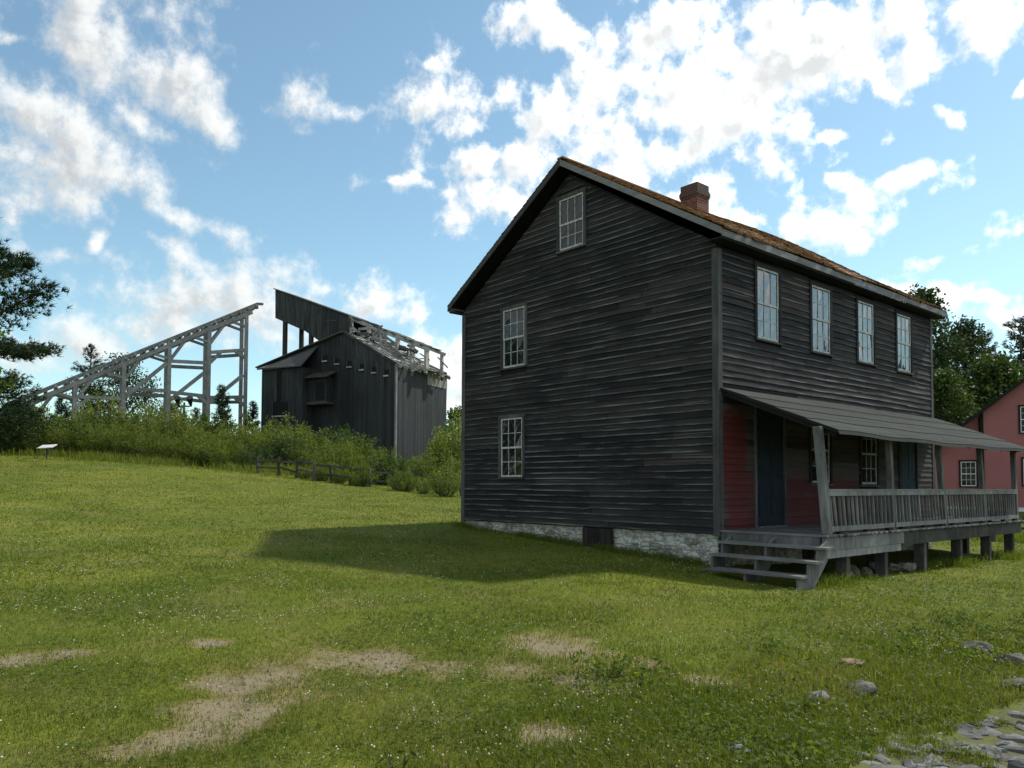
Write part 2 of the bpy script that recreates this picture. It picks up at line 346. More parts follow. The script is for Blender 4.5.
def glass_mat(name, base, rough, ior, lvl):
    m, k, b = new_mat(name); p = k.pos()
    k.put((*base, 1), b.inputs['Base Color']); b.inputs['Roughness'].default_value = rough
    b.inputs['IOR'].default_value = ior; b.inputs['Specular IOR Level'].default_value = lvl
    k.bump(k.noise(p, 3.2, 2, .4), 0.35, 0.012, b); return m
M['glass'] = glass_mat('old wavy window glass', (0.012, 0.016, 0.015), 0.03, 1.52, 0.5)
M['dimglass'] = glass_mat('low reflection window glass', (0.010, 0.013, 0.013), 0.10, 1.45, 0.22)  # sky reflection set weaker so porch and red house panes look dark
M['skyglass'] = glass_mat('old window glass, sky side', (0.02, 0.025, 0.026), 0.03, 1.9, 0.8)

def shingle_mat():
    m, k, b = new_mat('mossy wooden shingles'); p = k.pos(); t = k.attr('tint')
    n = k.noise(p, 1.3, 4); c = k.mix(k.math('MULTIPLY_ADD', t, .7, k.math('MULTIPLY_ADD', n, .5, -.1), clamp=True), (0.12, 0.065, 0.025), (0.36, 0.205, 0.095))
    c = k.mix(k.ramp(k.noise(p, 3.0, 5, .7), .55, .75, 0, .6), c, (0.12, 0.11, 0.075))
    k.put(c, b.inputs['Base Color']); b.inputs['Roughness'].default_value = .9; return m
M['shingle'] = shingle_mat()
def felt_mat():
    m, k, b = new_mat('grey roofing felt'); p = k.pos(); s = k.sep(p)
    n = k.noise(k.scale(p, (1.5, .8, 1)), 2.0, 6, .65)
    c = k.mix(k.math('MULTIPLY_ADD', k.attr('tint'), .5, k.math('MULTIPLY_ADD', n, .9, -.2), clamp=True), (0.018, 0.022, 0.020), (0.050, 0.055, 0.049))
    c = k.mix(k.ramp(k.noise(k.scale(p, (1, 6, 1)), 4, 5, .7), .5, .75, 0, .5), c, (0.085,0.088,0.08))
    seam = k.math('SUBTRACT', 1.0, k.ramp(k.math('PINGPONG', k.math('ADD', s[0], k.math('MULTIPLY', n, .03)), .37), 0.0, .045))
    c = k.mix(k.math('MULTIPLY', seam, .85), c, (0.010, 0.014, 0.014))
    k.put(c, b.inputs['Base Color']); b.inputs['Roughness'].default_value = .95
    b.inputs['Specular IOR Level'].default_value = .15; k.bump(n, .4, .02, b); return m
M['felt'] = felt_mat()
def brick_mat():
    m, k, b = new_mat('sooty red brick'); p = k.pos(); s = k.sep(p)
    q = k.n('ShaderNodeTexBrick'); k.put(k.comb(k.math('ADD', s[0], s[1]), s[2], 0.0), q.inputs['Vector'])
    q.inputs['Scale'].default_value = 1.0; q.inputs['Brick Width'].default_value = .21; q.inputs['Row Height'].default_value = .07
    q.inputs['Mortar Size'].default_value = .008; q.inputs['Color1'].default_value = (0.12, 0.036, 0.027, 1); q.inputs['Color2'].default_value = (0.20, 0.064, 0.043, 1)
    q.inputs['Mortar'].default_value = (0.20, 0.17, 0.15, 1)
    soot = k.ramp(k.math('MULTIPLY_ADD', k.noise(p, 5, 4), .25, s[2]), 8.42, 8.62)
    c = k.mix(k.math('MULTIPLY', soot, .72), q.outputs[0], (0.06, 0.048, 0.042))
    k.put(c, b.inputs['Base Color']); b.inputs['Roughness'].default_value = .9; k.bump(q.outputs['Fac'], -.6, .01, b); return m
M['brick'] = brick_mat()
def stone_wall_mat():
    m, k, b = new_mat('whitewashed rubble stone'); p = k.pos()
    w = k.n('ShaderNodeVectorMath', operation='ADD'); k.put(k.scale(p, (3.6, 3.6, 9.5)), w.inputs[0]); k.put(k.scale(k.noise(p, 2.6, 4, .6, 0, 1), (1.9, 1.9, 1.9)), w.inputs[1])
    v = k.n('ShaderNodeTexVoronoi', feature='DISTANCE_TO_EDGE'); k.put(w.outputs[0], v.inputs['Vector']); v.inputs['Scale'].default_value = 1.0
    v2 = k.n('ShaderNodeTexVoronoi'); k.put(w.outputs[0], v2.inputs['Vector']); v2.inputs['Scale'].default_value = 1.0
    n1 = k.noise(p, 3.1, 7, .78); n2 = k.noise(p, 17, 5, .7)
    st_ = k.mix(k.sep(v2.outputs['Color'])[0], (0.15, 0.14, 0.115), (0.33, 0.315, 0.28))
    wash = k.ramp(k.math('MULTIPLY_ADD', n2, .45, n1), .62, .80)
    joint = k.math('MULTIPLY', k.ramp(v.outputs['Distance'], 0.0, .13, 1, 0), k.ramp(n2, .38, .58))
    c = k.mix(wash, st_, (0.56, 0.545, 0.49)); c = k.mix(k.math('MULTIPLY', joint, .8), c, (0.10, 0.092, 0.075))
    c = k.mix(k.ramp(k.noise(k.scale(p, (1, 1, 2.5)), 6, 4, .7), .58, .70, 0, .55), c, (0.13, 0.12, 0.10))
    k.put(c, b.inputs['Base Color']); b.inputs['Roughness'].default_value = .92
    k.bump(k.math('ADD', k.math('MULTIPLY', k.ramp(v.outputs['Distance'], 0, .3), .7), k.math('MULTIPLY', n2, .7)), .8, .03, b); return m
M['stone'] = stone_wall_mat()
def breaker_mat():
    m, k, b = new_mat('black vertical planks'); p = k.obj(); s = k.sep(p)
    u = k.math('ADD', s[0], s[1])
    pl = k.math('FLOOR', k.math('DIVIDE', u, .24))
    wn_ = k.n('ShaderNodeTexWhiteNoise', noise_dimensions='1D'); k.put(pl, wn_.inputs['W'])
    g = k.noise(k.comb(k.math('MULTIPLY', u, 5.0), k.math('MULTIPLY', s[2], .45), pl), 1.0, 5, .65)
    f = k.math('ADD', k.math('MULTIPLY', wn_.outputs[0], .25), k.math('MULTIPLY_ADD', g, .8, .1))
    c = k.mix(k.ramp(f, .35, 1.05), (0.011, 0.013, 0.0145), (0.052, 0.057, 0.062))
    high = k.ramp(k.math('ADD', s[2], k.math('MULTIPLY', k.noise(p, .5, 3), 3.0)), 8.5, 13.0, 0, .45)
    c = k.mix(k.math('MULTIPLY', high, k.ramp(g, .35, .65)), c, (0.10, 0.10, 0.10))
    st_ = k.ramp(k.noise(k.scale(p, (.16, .16, .06)), 1.0, 4, .6), .52, .66, 0, .7)
    c = k.mix(st_, c, (0.008, 0.009, 0.010))
    gap = k.math('SUBTRACT', 1.0, k.ramp(k.math('PINGPONG', u, .12), 0, .02))
    c = k.mix(k.math('MULTIPLY', gap, .6), c, (0.008, 0.008, 0.008))
    k.put(c, b.inputs['Base Color']); b.inputs['Roughness'].default_value = .8; return m
M['breaker'] = breaker_mat()
M['bare'] = wood('bleached bare boards', (0.20, 0.195, 0.18), (0.52, 0.51, 0.48), grain=(3, 3, 3))
M['tin'] = wood('dull tin roofing', (0.06, 0.06, 0.06), (0.16, 0.16, 0.155), grain=(4, 4, 4))
def redhouse_mat():
    m, k, b = new_mat('red painted clapboard'); p = k.pos(); s = k.sep(p)
    c = k.mix(k.noise(p, .9, 4), (0.29, 0.098, 0.10), (0.37, 0.145, 0.142))
    row = k.math('FRACT', k.math('DIVIDE', s[2], .12))
    c = k.mix(k.ramp(row, 0.0, .14, .45, 0), c, (0.12, 0.02, 0.02))
    k.put(c, b.inputs['Base Color']); b.inputs['Roughness'].default_value = .7; k.bump(row, -.5, .02, b); return m
M['redhouse'] = redhouse_mat()

def leaf_mat(name, c1, c2, c3, trans=0.35, rough=.6):
    m, k, b = new_mat(name); t = k.attr('tint')
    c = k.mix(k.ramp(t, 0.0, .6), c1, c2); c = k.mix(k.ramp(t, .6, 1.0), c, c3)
    k.put(c, b.inputs['Base Color']); b.inputs['Roughness'].default_value = rough; b.inputs['Specular IOR Level'].default_value = .25
    tr = k.n('ShaderNodeBsdfTranslucent'); k.put(k.mix(1.0, c, (1.15, 1.25, .55), 'MULTIPLY'), tr.inputs['Color'])
    ms = k.n('ShaderNodeMixShader'); ms.inputs[0].default_value = trans
    k.put(b.outputs[0], ms.inputs[1]); k.put(tr.outputs[0], ms.inputs[2])
    k.put(ms.outputs[0], k.nt.nodes['Material Output'].inputs['Surface']); return m
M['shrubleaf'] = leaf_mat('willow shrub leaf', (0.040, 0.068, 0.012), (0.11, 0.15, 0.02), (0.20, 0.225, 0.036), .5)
M['paleleaf'] = leaf_mat('aspen leaf', (0.075, 0.105, 0.02), (0.13, 0.165, 0.03), (0.19, 0.21, 0.05), .42)
M['darkleaf'] = leaf_mat('dark tree leaf', (0.016, 0.032, 0.010), (0.034, 0.058, 0.018), (0.06, 0.085, 0.028), .3)
M['midleaf'] = leaf_mat('maple leaf', (0.03, 0.055, 0.012), (0.055, 0.09, 0.02), (0.085, 0.12, 0.03), .35)
M['needle'] = leaf_mat('pine needle', (0.014, 0.030, 0.014), (0.026, 0.05, 0.022), (0.045, 0.07, 0.028), .2)
M['grass'] = leaf_mat('lawn blade', (0.085, 0.118, 0.014), (0.155, 0.172, 0.024), (0.30, 0.25, 0.10), .48)
M['clover'] = leaf_mat('clover leaf', (0.065, 0.102, 0.015), (0.10, 0.138, 0.020), (0.145, 0.175, 0.030), .45)
M['flower'] = leaf_mat('clover flower', (0.38, 0.36, 0.25), (0.55, 0.53, 0.43), (0.66, 0.64, 0.56), .2)
M['weed'] = leaf_mat('meadow weed', (0.085, 0.125, 0.015), (0.15, 0.18, 0.024), (0.27, 0.23, 0.09), .48)

# ---------------------------------------------------------------- ground
CTRL = [(-8.06, 0, -.21), (-5.74, 0, -.33), (-3.53, 0, -.47), (-1.42, 0, -.58), (-.17, 0, -.62), (2.1, .9, -.82), (2.1, 4.2, -.86), (2.1, 8.0, -.86),
        (2.6, -1.2, -.78), (-8, 5, -.15), (-8, 10, -.1), (-3, 10.5, -.55), (0, 5, -.75),
        (8.7, -12.7, -.78), (3, -11.4, -.76), (2, -8.8, -.74), (-.2, -11.5, -.7), (3.2, -7.4, -.76), (3.5, -5.5, -.80), (5.2, -1.5, -.93), (4.6, 2, -.95),
        (5.7, -8.6, -.86), (5.6, -6.9, -1.0), (6.3, -6.1, -1.12), (7.2, -6.6, -1.15), (6.6, -4.4, -1.14), (7.6, -2.5, -1.16), (9, -5, -1.18), (5.6, -4.0, -.97), (5.2, -5.4, -.92),
        (-44.6, -5.7, 2.59), (-42.3, -3.1, 2.43), (-41.1, -.2, 2.30), (-38.3, 4.6, 2.05), (-33.1, 9.2, 1.28), (-25.6, 11.8, .57), (-25.1, 12.4, .52),
        (-47.7, 22.9, 2.2), (-61, 16.7, 3.0), (-64, 16, 3.2), (-67, -.5, 3.6), (-52, 31, 1.2), (-5.7, 33.5, -.3), (0, 20, -.9), (6, 12, -1.0), (4, 24, -.9), (14, 40, -.4), (-20, 40, .3),
        (-13, -8, .0), (-26, -14, 1.15), (14, -25, -.8), (-10, -30, .6), (30, 0, -1.2), (30, 30, -.9), (-35, -25, 2.0)]
for q in range(16):
    an = 2*math.pi*q/16; CTRL.append((-10+130*math.cos(an), 8+130*math.sin(an), 1.0-1.2*math.cos(an)))
CT = np.array(CTRL, float)
def tps(r2): return np.where(r2 > 1e-9, r2*np.log(np.maximum(r2, 1e-9))*.5, 0)
_d2 = ((CT[:, None, :2]-CT[None, :, :2])**2).sum(2)/400.0
_n = len(CT); _P = np.c_[np.ones(_n), CT[:, :2]/20]
_A = np.zeros((_n+3, _n+3)); _A[:_n, :_n] = tps(_d2)+np.eye(_n)*.004; _A[:_n, _n:] = _P; _A[_n:, :_n] = _P.T
_W = np.linalg.solve(_A, np.r_[CT[:, 2], 0, 0, 0])
def H0(x, y):
    x = np.asarray(x, float); y = np.asarray(y, float); sh = x.shape; x = x.ravel()+10; y = y.ravel()-8
    r = np.hypot(x, y); kf = np.where(r > 125, 125/np.maximum(r, 1e-6), 1.0); x = x*kf-10; y = y*kf+8
    o = np.zeros_like(x)
    for i in range(0, len(x), 40000):
        a = x[i:i+40000]; b = y[i:i+40000]
        d2 = ((a[:, None]-CT[None, :, 0])**2+(b[:, None]-CT[None, :, 1])**2)/400.0
        o[i:i+40000] = tps(d2)@_W[:_n]+_W[_n]+_W[_n+1]*a/20+_W[_n+2]*b/20
    return o.reshape(sh)
def H(x, y):
    x = np.asarray(x, float); y = np.asarray(y, float)
    return H0(x, y)+(fbm(x*.5, y*.5, 3, 3)-.5)*.055+(fbm(x*2.6, y*2.6, 5, 3)-.5)*.045
def h(x, y): return float(H(np.array([x]), np.array([y]))[0])
def gp(px, py):
    d = ray(px, py); t = 12.0
    lo, hi = 2.0, 120.0
    for _ in range(50):
        t = (lo+hi)/2; p = CAM+d*t
        if p[2] > float(H0(np.array([p[0]]), np.array([p[1]]))[0]): lo = t
        else: hi = t
    return CAM+d*t
DIRT = [(gp(a, b)[:2], r) for a, b, r in ((375, 660, .56), (425, 668, .36), (335, 654, .26), (255, 680, .46), (230, 712, .46), (290, 700, .30), (172, 736, .28), (132, 748, .2), (548, 652, .58), (592, 672, .58), (515, 670, .36), (625, 658, .34),
                                          (8, 660, .26), (75, 652, .2), (210, 642, .16), (705, 684, .22), (545, 735, .22))]
COB = np.array([gp(a, b)[:2] for a, b in ((815, 780), (845, 745), (900, 727), (962, 716), (1024, 697), (1060, 690))])
def dirt(x, y):
    x = np.asarray(x, float); y = np.asarray(y, float)
    n = fbm(x*1.7, y*1.7, 21, 5)-.5; m = np.full(x.shape, -1.0)
    for (c, r) in DIRT: m = np.maximum(m, 1-np.hypot(x-c[0], y-c[1])/(r*1.25))
    return sstep(-.25, .85, m+n*2.4-.05)*(m > -1.0)
def cobble(x, y):
    # right of the polyline COB, seen from the lawn
    x = np.asarray(x, float); y = np.asarray(y, float); best = np.full(x.shape, 1e9); sgn = np.zeros(x.shape)
    for i in range(len(COB)-1):
        a, b = COB[i], COB[i+1]; d = b-a; L2 = (d**2).sum()
        u = np.clip(((x-a[0])*d[0]+(y-a[1])*d[1])/L2, 0 if i else -5, 1 if i < len(COB)-2 else 8)
        qx = x-(a[0]+u*d[0]); qy = y-(a[1]+u*d[1]); ds = np.hypot(qx, qy); s = np.sign(d[0]*qy-d[1]*qx)
        w = ds < best; best = np.where(w, ds, best); sgn = np.where(w, s, sgn)
    return -best*sgn            # >0 on the stones
def lush(x, y):
    # the weedy bank above the stones
    return sstep(-2.6, -.5, cobble(x, y)+(fbm(np.asarray(x)*1.1, np.asarray(y)*1.1, 31, 3)-.5)*1.6)
def patch(x, y): return fbm(np.asarray(x)*.55, np.asarray(y)*.55, 41, 4)

def axis(segs):
    o = []
    for a, b, n in segs: o.append(np.linspace(a, b, n, endpoint=False))
    return np.concatenate(o)
T = np.concatenate([-np.geomspace(2500, 3, 22), axis([(-2.5, 3.6, 8), (3.6, 14, 130), (14, 30, 90), (30, 60, 75), (60, 110, 40)]), np.geomspace(110, 3500, 22)])
S = np.concatenate([-np.geomspace(3000, 62, 20), axis([(-60, -20, 60), (-20, -8, 60), (-8, 8, 170), (8, 20, 50), (20, 60, 40)]), np.geomspace(60, 3000, 20)])
SS, TT = np.meshgrid(S, T); GX = CAM[0]+SS*RH[0]+TT*FH[0]; GY = CAM[1]+SS*RH[1]+TT*FH[1]
GZ = H(GX, GY); nt_, ns_ = GX.shape
near = (np.hypot(SS, TT) < 60)
dv = np.where(near, dirt(GX, GY), 0); cv = np.where(near, sstep(-.10, .45, cobble(GX, GY)+(fbm(GX*3.0, GY*3.0, 93, 3)-.5)*.55), 0); lv = np.where(near, lush(GX, GY), 0)
GZ = GZ-dv*.015-cv*.03
qi = (np.arange(nt_-1)[:, None]*ns_+np.arange(ns_-1)[None, :]).ravel()
F4 = np.stack([qi, qi+1, qi+ns_+1, qi+ns_], 1)
def ground_mat():
    m, k, b = new_mat('clover lawn'); p = k.pos()
    n1 = k.noise(p, .22, 4, .6); n2 = k.noise(p, 2.2, 5, .65); n3 = k.noise(p, 26, 4, .7)
    c = k.mix(k.ramp(n1, .35, .65), (0.105, 0.135, 0.016), (0.175, 0.185, 0.024))
    c = k.mix(k.ramp(n2, .45, .72, 0, .7), c, (0.082, 0.118, 0.015))
    c = k.mix(k.ramp(k.noise(p, .9, 6, .72), .46, .70, 0, .75), c, (0.165, 0.145, 0.058))
    c = k.mix(k.ramp(n3, .35, .7, .28, 0), c, (0.035, 0.05, 0.010))
    c = k.mix(k.ramp(k.attr('dirt'), .02, .35, 0, .85), c, (0.19, 0.155, 0.07))
    c = k.mix(k.math('MULTIPLY', k.math('MULTIPLY', k.attr('lush'), k.math('SUBTRACT', 1.0, k.attr('cobble'))), .5), c, (0.09, 0.12, 0.018))
    d = k.mix(k.noise(p, 9, 6, .75), (0.13, 0.105, 0.066), (0.30, 0.25, 0.17))
    d = k.mix(k.ramp(k.noise(p, 55, 4, .7), .52, .68, 0, .7), d, (0.09, 0.075, 0.045)); d = k.mix(k.ramp(k.noise(p, 4.5, 6, .75), .50, .64, 0, .8), d, (0.095, 0.095, 0.03))
    c = k.mix(k.ramp(k.math('ADD', k.math('MULTIPLY_ADD', k.noise(p, 11, 6, .75), 1.7, -.65), k.attr('dirt')), .45, 1.05, 0, .92), c, d)
    gr = k.mix(n3, (0.065, 0.062, 0.035), (0.13, 0.12, 0.075))
    c = k.mix(k.math('MULTIPLY', k.attr('cobble'), k.ramp(n2, .4, .55, .65, 1)), c, gr)
    k.put(c, b.inputs['Base Color']); b.inputs['Roughness'].default_value = .95; b.inputs['Specular IOR Level'].default_value = .1
    k.bump(n3, .6, .03, b); return m
M['ground'] = ground_mat()
g = link('ground', npmesh('ground', np.stack([GX, GY, GZ], 2).reshape(-1, 3), np.arange(len(F4))*4, F4, M['ground'],
                          {'dirt': dv.ravel(), 'cobble': cv.ravel(), 'lush': lv.ravel()}, None, True))
tag(g, kind='structure')

# ---------------------------------------------------------------- road of old stones at the lower right
mb = MB(); _r = np.random.default_rng(5)
for _ in range(7800):
    s_ = _r.uniform(-.2, 13.0); t_ = _r.uniform(3.6, 16.0); p = st(s_, t_)
    if float(cobble(np.array([p[0]]), np.array([p[1]]))[0]) < .08: continue
    if _r.random() < .25: continue
    a = _r.uniform(.07, .20); b_ = _r.uniform(.045, .085); an = math.atan2(RH[1], RH[0])+_r.normal(-.25, .15); z = h(p[0], p[1])-.068
    n = 9; top = []; bot = []
    for j in range(n):
        c = 2*math.pi*j/n; r = 1+_r.normal(0, .10); u = a*r*math.copysign(abs(math.cos(c))**.7, math.cos(c)); v = b_*r*math.copysign(abs(math.sin(c))**.7, math.sin(c))
        X = p[0]+u*math.cos(an)-v*math.sin(an); Y = p[1]+u*math.sin(an)+v*math.cos(an)
        bot.append((X, Y, z-.05)); top.append((p[0]+(X-p[0])*.86, p[1]+(Y-p[1])*.86, z+.055+_r.normal(0, .010)))
    tn = _r.random()
    mid_ = [(p[0]+(X-p[0])*.55, p[1]+(Y-p[1])*.55, Z+.014) for (X, Y, Z) in top]; mb.poly(mid_, 0, tn)
    for j in range(n): mb.poly([top[j], top[(j+1) % n], mid_[(j+1) % n], mid_[j]], 0, tn)
    for j in range(n): mb.poly([bot[j], bot[(j+1) % n], top[(j+1) % n], top[j]], 0, tn)
M['cobble'] = wood('grey road stone', (0.085, 0.085, 0.08), (0.20, 0.20, 0.19), grain=(14, 14, 14))
tag(mb.build('road', M['cobble'], None, True), kind='structure')

# ---------------------------------------------------------------- the black wooden house
W, L, EXP = 8.069, 10.10, 0.132
RIDGE_X, RIDGE_Z, EAVE_Z, OH, OV = -W/2, 8.47, 5.78, 0.32, 0.30
SL = (RIDGE_Z-EAVE_Z)/(OH-RIDGE_X)
def roof_z(x): return RIDGE_Z-SL*abs(x-RIDGE_X)
house = empty('wooden_house', (0, 0, 0), 0, 'tall black clapboard house on a whitewashed stone base, with a felt roofed porch', 'house')

def clap_wall(mb, org, u, n, z0, rows, ab, openings, seed, mat_of=lambda r: 0):
    r_ = np.random.default_rng(seed); org = np.asarray(org, float); u = np.asarray(u, float); n = np.asarray(n, float)
    def P(x, z, o): return org+u*x+n*o+np.array([0, 0, z])
    ph = r_.uniform(0, 6)
    for r in range(rows):
        zb = z0+r*EXP; zt = zb+EXP+.014
        a0, b0 = ab(zb); a1, b1 = ab(zt)
        if b0-a0 < .12: break
        segs = [(a0, b0)]
        for (oa, ob, oz0, oz1) in openings:
            if zb+EXP*.85 < oz0 or zb+EXP*.15 > oz1: continue
            ns = []
            for (a, b) in segs:
                if ob <= a or oa >= b: ns.append((a, b)); continue
                if oa > a: ns.append((a, oa))
                if ob < b: ns.append((ob, b))
            segs = ns
        for (a, b) in segs:
            x = a
            while x < b-1e-4:
                e = x+r_.uniform(1.8, 4.8)
                if b-e < .6: e = b
                tn = r_.random(); dz = r_.normal(0, .004); of = r_.normal(0, .003); sag = r_.normal(0, .007) if e-x > 1.2 else 0
                curl = r_.normal(0, .0045); k = max(1, int((e-x)/.33)); xs = np.linspace(x, e-.004, k+1)
                q = (xs-x)/max(e-x, .01)
                wob = r_.normal(0, .0018, k+1)
                zz = zb+dz+sag*np.sin(q*math.pi)+wob+.007*math.sin(ph)*np.sin(xs*.7+ph+r*.05)
                oo = .030+of+curl*(2*q-1)**2+r_.normal(0, .0012, k+1)
                for i in range(k):
                    xa, xb = xs[i], xs[i+1]; ta, tb = min(max(xa, a1), b1), min(max(xb, a1), b1)
                    m = mat_of(r)
                    mb.poly([P(xa, zz[i], oo[i]), P(xb, zz[i+1], oo[i+1]), P(tb, zt, .006), P(ta, zt, .006)], m, tn, (1, 1, 0, 0))
                    mb.poly([P(xb, zz[i+1], oo[i+1]), P(xa, zz[i], oo[i]), P(xa, zz[i], .002), P(xb, zz[i+1], .002)], m, tn, (1, 1, 1, 1))
                x = e
def gable_ab(z):
    if z < 5.30: return (0.0, W)
    k = (z-5.62)/SL; a = max(0, k-.0); return (min(a, W/2), max(W-a, W/2))
CAS = .075
def op(x0, x1, z0, z1): return (x0-CAS, x1+CAS, z0-CAS, z1+CAS)
GW = [(-6.38, 3.88, .826, 1.45, 2), (-6.45, 1.125, .826, 1.45, 2), (-4.335, 6.42, .79, 1.19, 1)]
gop = [op(W+x, W+x+w, z, z+hh) for (x, z, w, hh, _) in GW]
FWIN = [(1.33, 3.93, .826, 1.45, 1), (3.54, 3.93, .826, 1.45, 2), (5.72, 3.93, .826, 1.45, 2), (7.88, 3.93, .826, 1.45, 2)]
LWIN = [(3.44, .99, .82, 1.45, 2), (5.80, .97, .82, 1.45, 2)]
DOORS = [(1.26, 2.30, .10, 2.46), (7.93, 8.93, .10, 2.36)]
fop = [op(y, y+w, z, z+hh) for (y, z, w, hh, _) in FWIN+LWIN]+[(a-.06, b+.06, z-.1, c+.05) for (a, b, z, c) in DOORS]
mb = MB(); mb.prism([(-W+.01, 0, -.02), (-.01, 0, -.02), (-.01, 0, 5.6), (RIDGE_X, 0, 8.2), (-W+.01, 0, 5.6)], (0, .12, 0), 0, .1)
clap_wall(mb, (-W, 0, 0), (1, 0, 0), (0, -1, 0), 0.0, 63, gable_ab, gop, 3)
mb.build('wall', M['clap'], house)
mb = MB(); mb.box(-.12, 0, .01, L-.01, -.02, 5.55, 0, .1)
clap_wall(mb, (0, 0, 0), (0, 1, 0), (1, 0, 0), 0.0, 42, lambda z: (0.0, L), fop, 8, lambda r: 1 if r*EXP < 2.72 else 0)
mb.build('wall', [M['clap'], M['redworn']], house)
mb = MB(); mb.box(-W, -W+.12, .01, L-.01, -.02, 5.55, 0, .1)
clap_wall(mb, (-W, L, 0), (0, -1, 0), (-1, 0, 0), 0.0, 42, lambda z: (0.0, L), [], 12); mb.build('wall', M['clap'], house)
mb = MB(); mb.prism([(-W+.01, L, -.02), (-.01, L, -.02), (-.01, L, 5.6), (RIDGE_X, L, 8.2), (-W+.01, L, 5.6)], (0, -.12, 0), 0, .1)
clap_wall(mb, (0, L, 0), (-1, 0, 0), (0, 1, 0), 0.0, 63, gable_ab, [], 14); mb.build('wall', M['clap'], house)
# corner boards
for (cx_, cy_, sx_, sy_) in ((0, 0, 1, -1), (-W, 0, -1, -1), (0, L, 1, 1), (-W, L, -1, 1)):
    mb = MB()
    mb.hexa([(cx_+sx_*.036, cy_+sy_*.010, -.06), (cx_-sx_*.105, cy_+sy_*.010, -.06), (cx_-sx_*.105, cy_+sy_*.038, -.06), (cx_+sx_*.036, cy_+sy_*.038, -.06),
             (cx_+sx_*.036, cy_+sy_*.010, 5.5), (cx_-sx_*.105, cy_+sy_*.010, 5.5), (cx_-sx_*.105, cy_+sy_*.038, 5.5), (cx_+sx_*.036, cy_+sy_*.038, 5.5)], 0, .5)
    mb.hexa([(cx_+sx_*.010, cy_-sy_*.10, -.06), (cx_+sx_*.036, cy_-sy_*.10, -.06), (cx_+sx_*.036, cy_+sy_*.008, -.06), (cx_+sx_*.010, cy_+sy_*.008, -.06),
             (cx_+sx_*.010, cy_-sy_*.10, 5.5), (cx_+sx_*.036, cy_-sy_*.10, 5.5), (cx_+sx_*.036, cy_+sy_*.008, 5.5), (cx_+sx_*.010, cy_+sy_*.008, 5.5)], 0, .62)
    mb.build('corner_board', M['trim'], house)

def window(parent, org, u, n, w, hh, cols, rows_up, rows_lo, glass, casing_m, sash_m, lift=0.0):
    org = np.asarray(org, float); u = np.asarray(u, float); n = np.asarray(n, float)
    def bx(mb, x0, x1, z0, z1, o0, o1, mat=0, tint=None):
        p = lambda x, z, o: org+u*x+n*o+np.array([0, 0, z])
        mb.hexa([p(x0, z0, o0), p(x1, z0, o0), p(x1, z0, o1), p(x0, z0, o1), p(x0, z1, o0), p(x1, z1, o0), p(x1, z1, o1), p(x0, z1, o1)], mat, tint)
    mid = hh*.5
    g_ = MB()
    for (z0, z1, o, nr) in ((mid, hh-.03, .016, rows_up), (.03, mid, .006, rows_lo)):
        cw = (w-.09)/cols; rh = (z1-z0-.03)/nr
        for i in range(cols):
            for j in range(nr):
                x0 = .045+i*cw; zz0 = z0+.015+j*rh; p = lambda x, z, oo: org+u*x+n*oo+np.array([0, 0, z])
                e = rng.normal(0, .003, 4)
                g_.poly([p(x0, zz0, o+e[0]), p(x0+cw, zz0, o+e[1]), p(x0+cw, zz0+rh, o+e[2]), p(x0, zz0+rh, o+e[3])], 0, .5)
    wo_ = g_.build('window', glass, parent)
    c = MB(); bx(c, -CAS-.01, 0, -.02, hh+.02, .002, .045); bx(c, w, w+CAS+.01, -.02, hh+.02, .002, .045); bx(c, -CAS-.02, w+CAS+.02, hh+.021, hh+.10, .002, .052)
    c.build('casing', casing_m, wo_)
    for (z0, z1, o, nr) in ((mid-.02, hh+.018, .030, rows_up), (-.005, mid+.02, .020, rows_lo)):
        s_ = MB(); d = .022
        bx(s_, .003, .042, z0, z1, o-d, o); bx(s_, w-.042, w-.003, z0, z1, o-d, o)
        bx(s_, .043, w-.043, z1-.042, z1, o-d, o); bx(s_, .043, w-.043, z0, z0+.045, o-d, o)
        cw = (w-.09)/cols; rh = (z1-z0-.087)/nr
        for i in range(1, cols): bx(s_, .045+i*cw-.008, .045+i*cw+.008, z0+.046, z1-.043, o-.016, o-.003)
        for j in range(1, nr): bx(s_, .044, w-.044, z0+.045+j*rh-.008, z0+.045+j*rh+.008, o-.014, o-.005)
        s_.build('sash', sash_m, wo_)
    s_ = MB(); bx(s_, -CAS-.012, w+CAS+.012, -.062, -.022, .002, .075); s_.build('sill', M['trim'] if lift == 0 else casing_m, wo_)
    return wo_
for (x, z, w, hh, ru) in GW: window(house, (x, -.004, z), (1, 0, 0), (0, -1, 0), w, hh, 3, ru, 2, M['glass'], M['trim'], M['sash'])
for (y, z, w, hh, ru) in FWIN: window(house, (.004, y, z), (0, 1, 0), (1, 0, 0), w, hh, 3, ru, 2, M['skyglass'], M['clap'], M['sash'])
for (y, z, w, hh, ru) in LWIN: window(house, (.004, y, z), (0, 1, 0), (1, 0, 0), w, hh, 3, ru, 2, M['dimglass'], M['dark'], M['sash'])

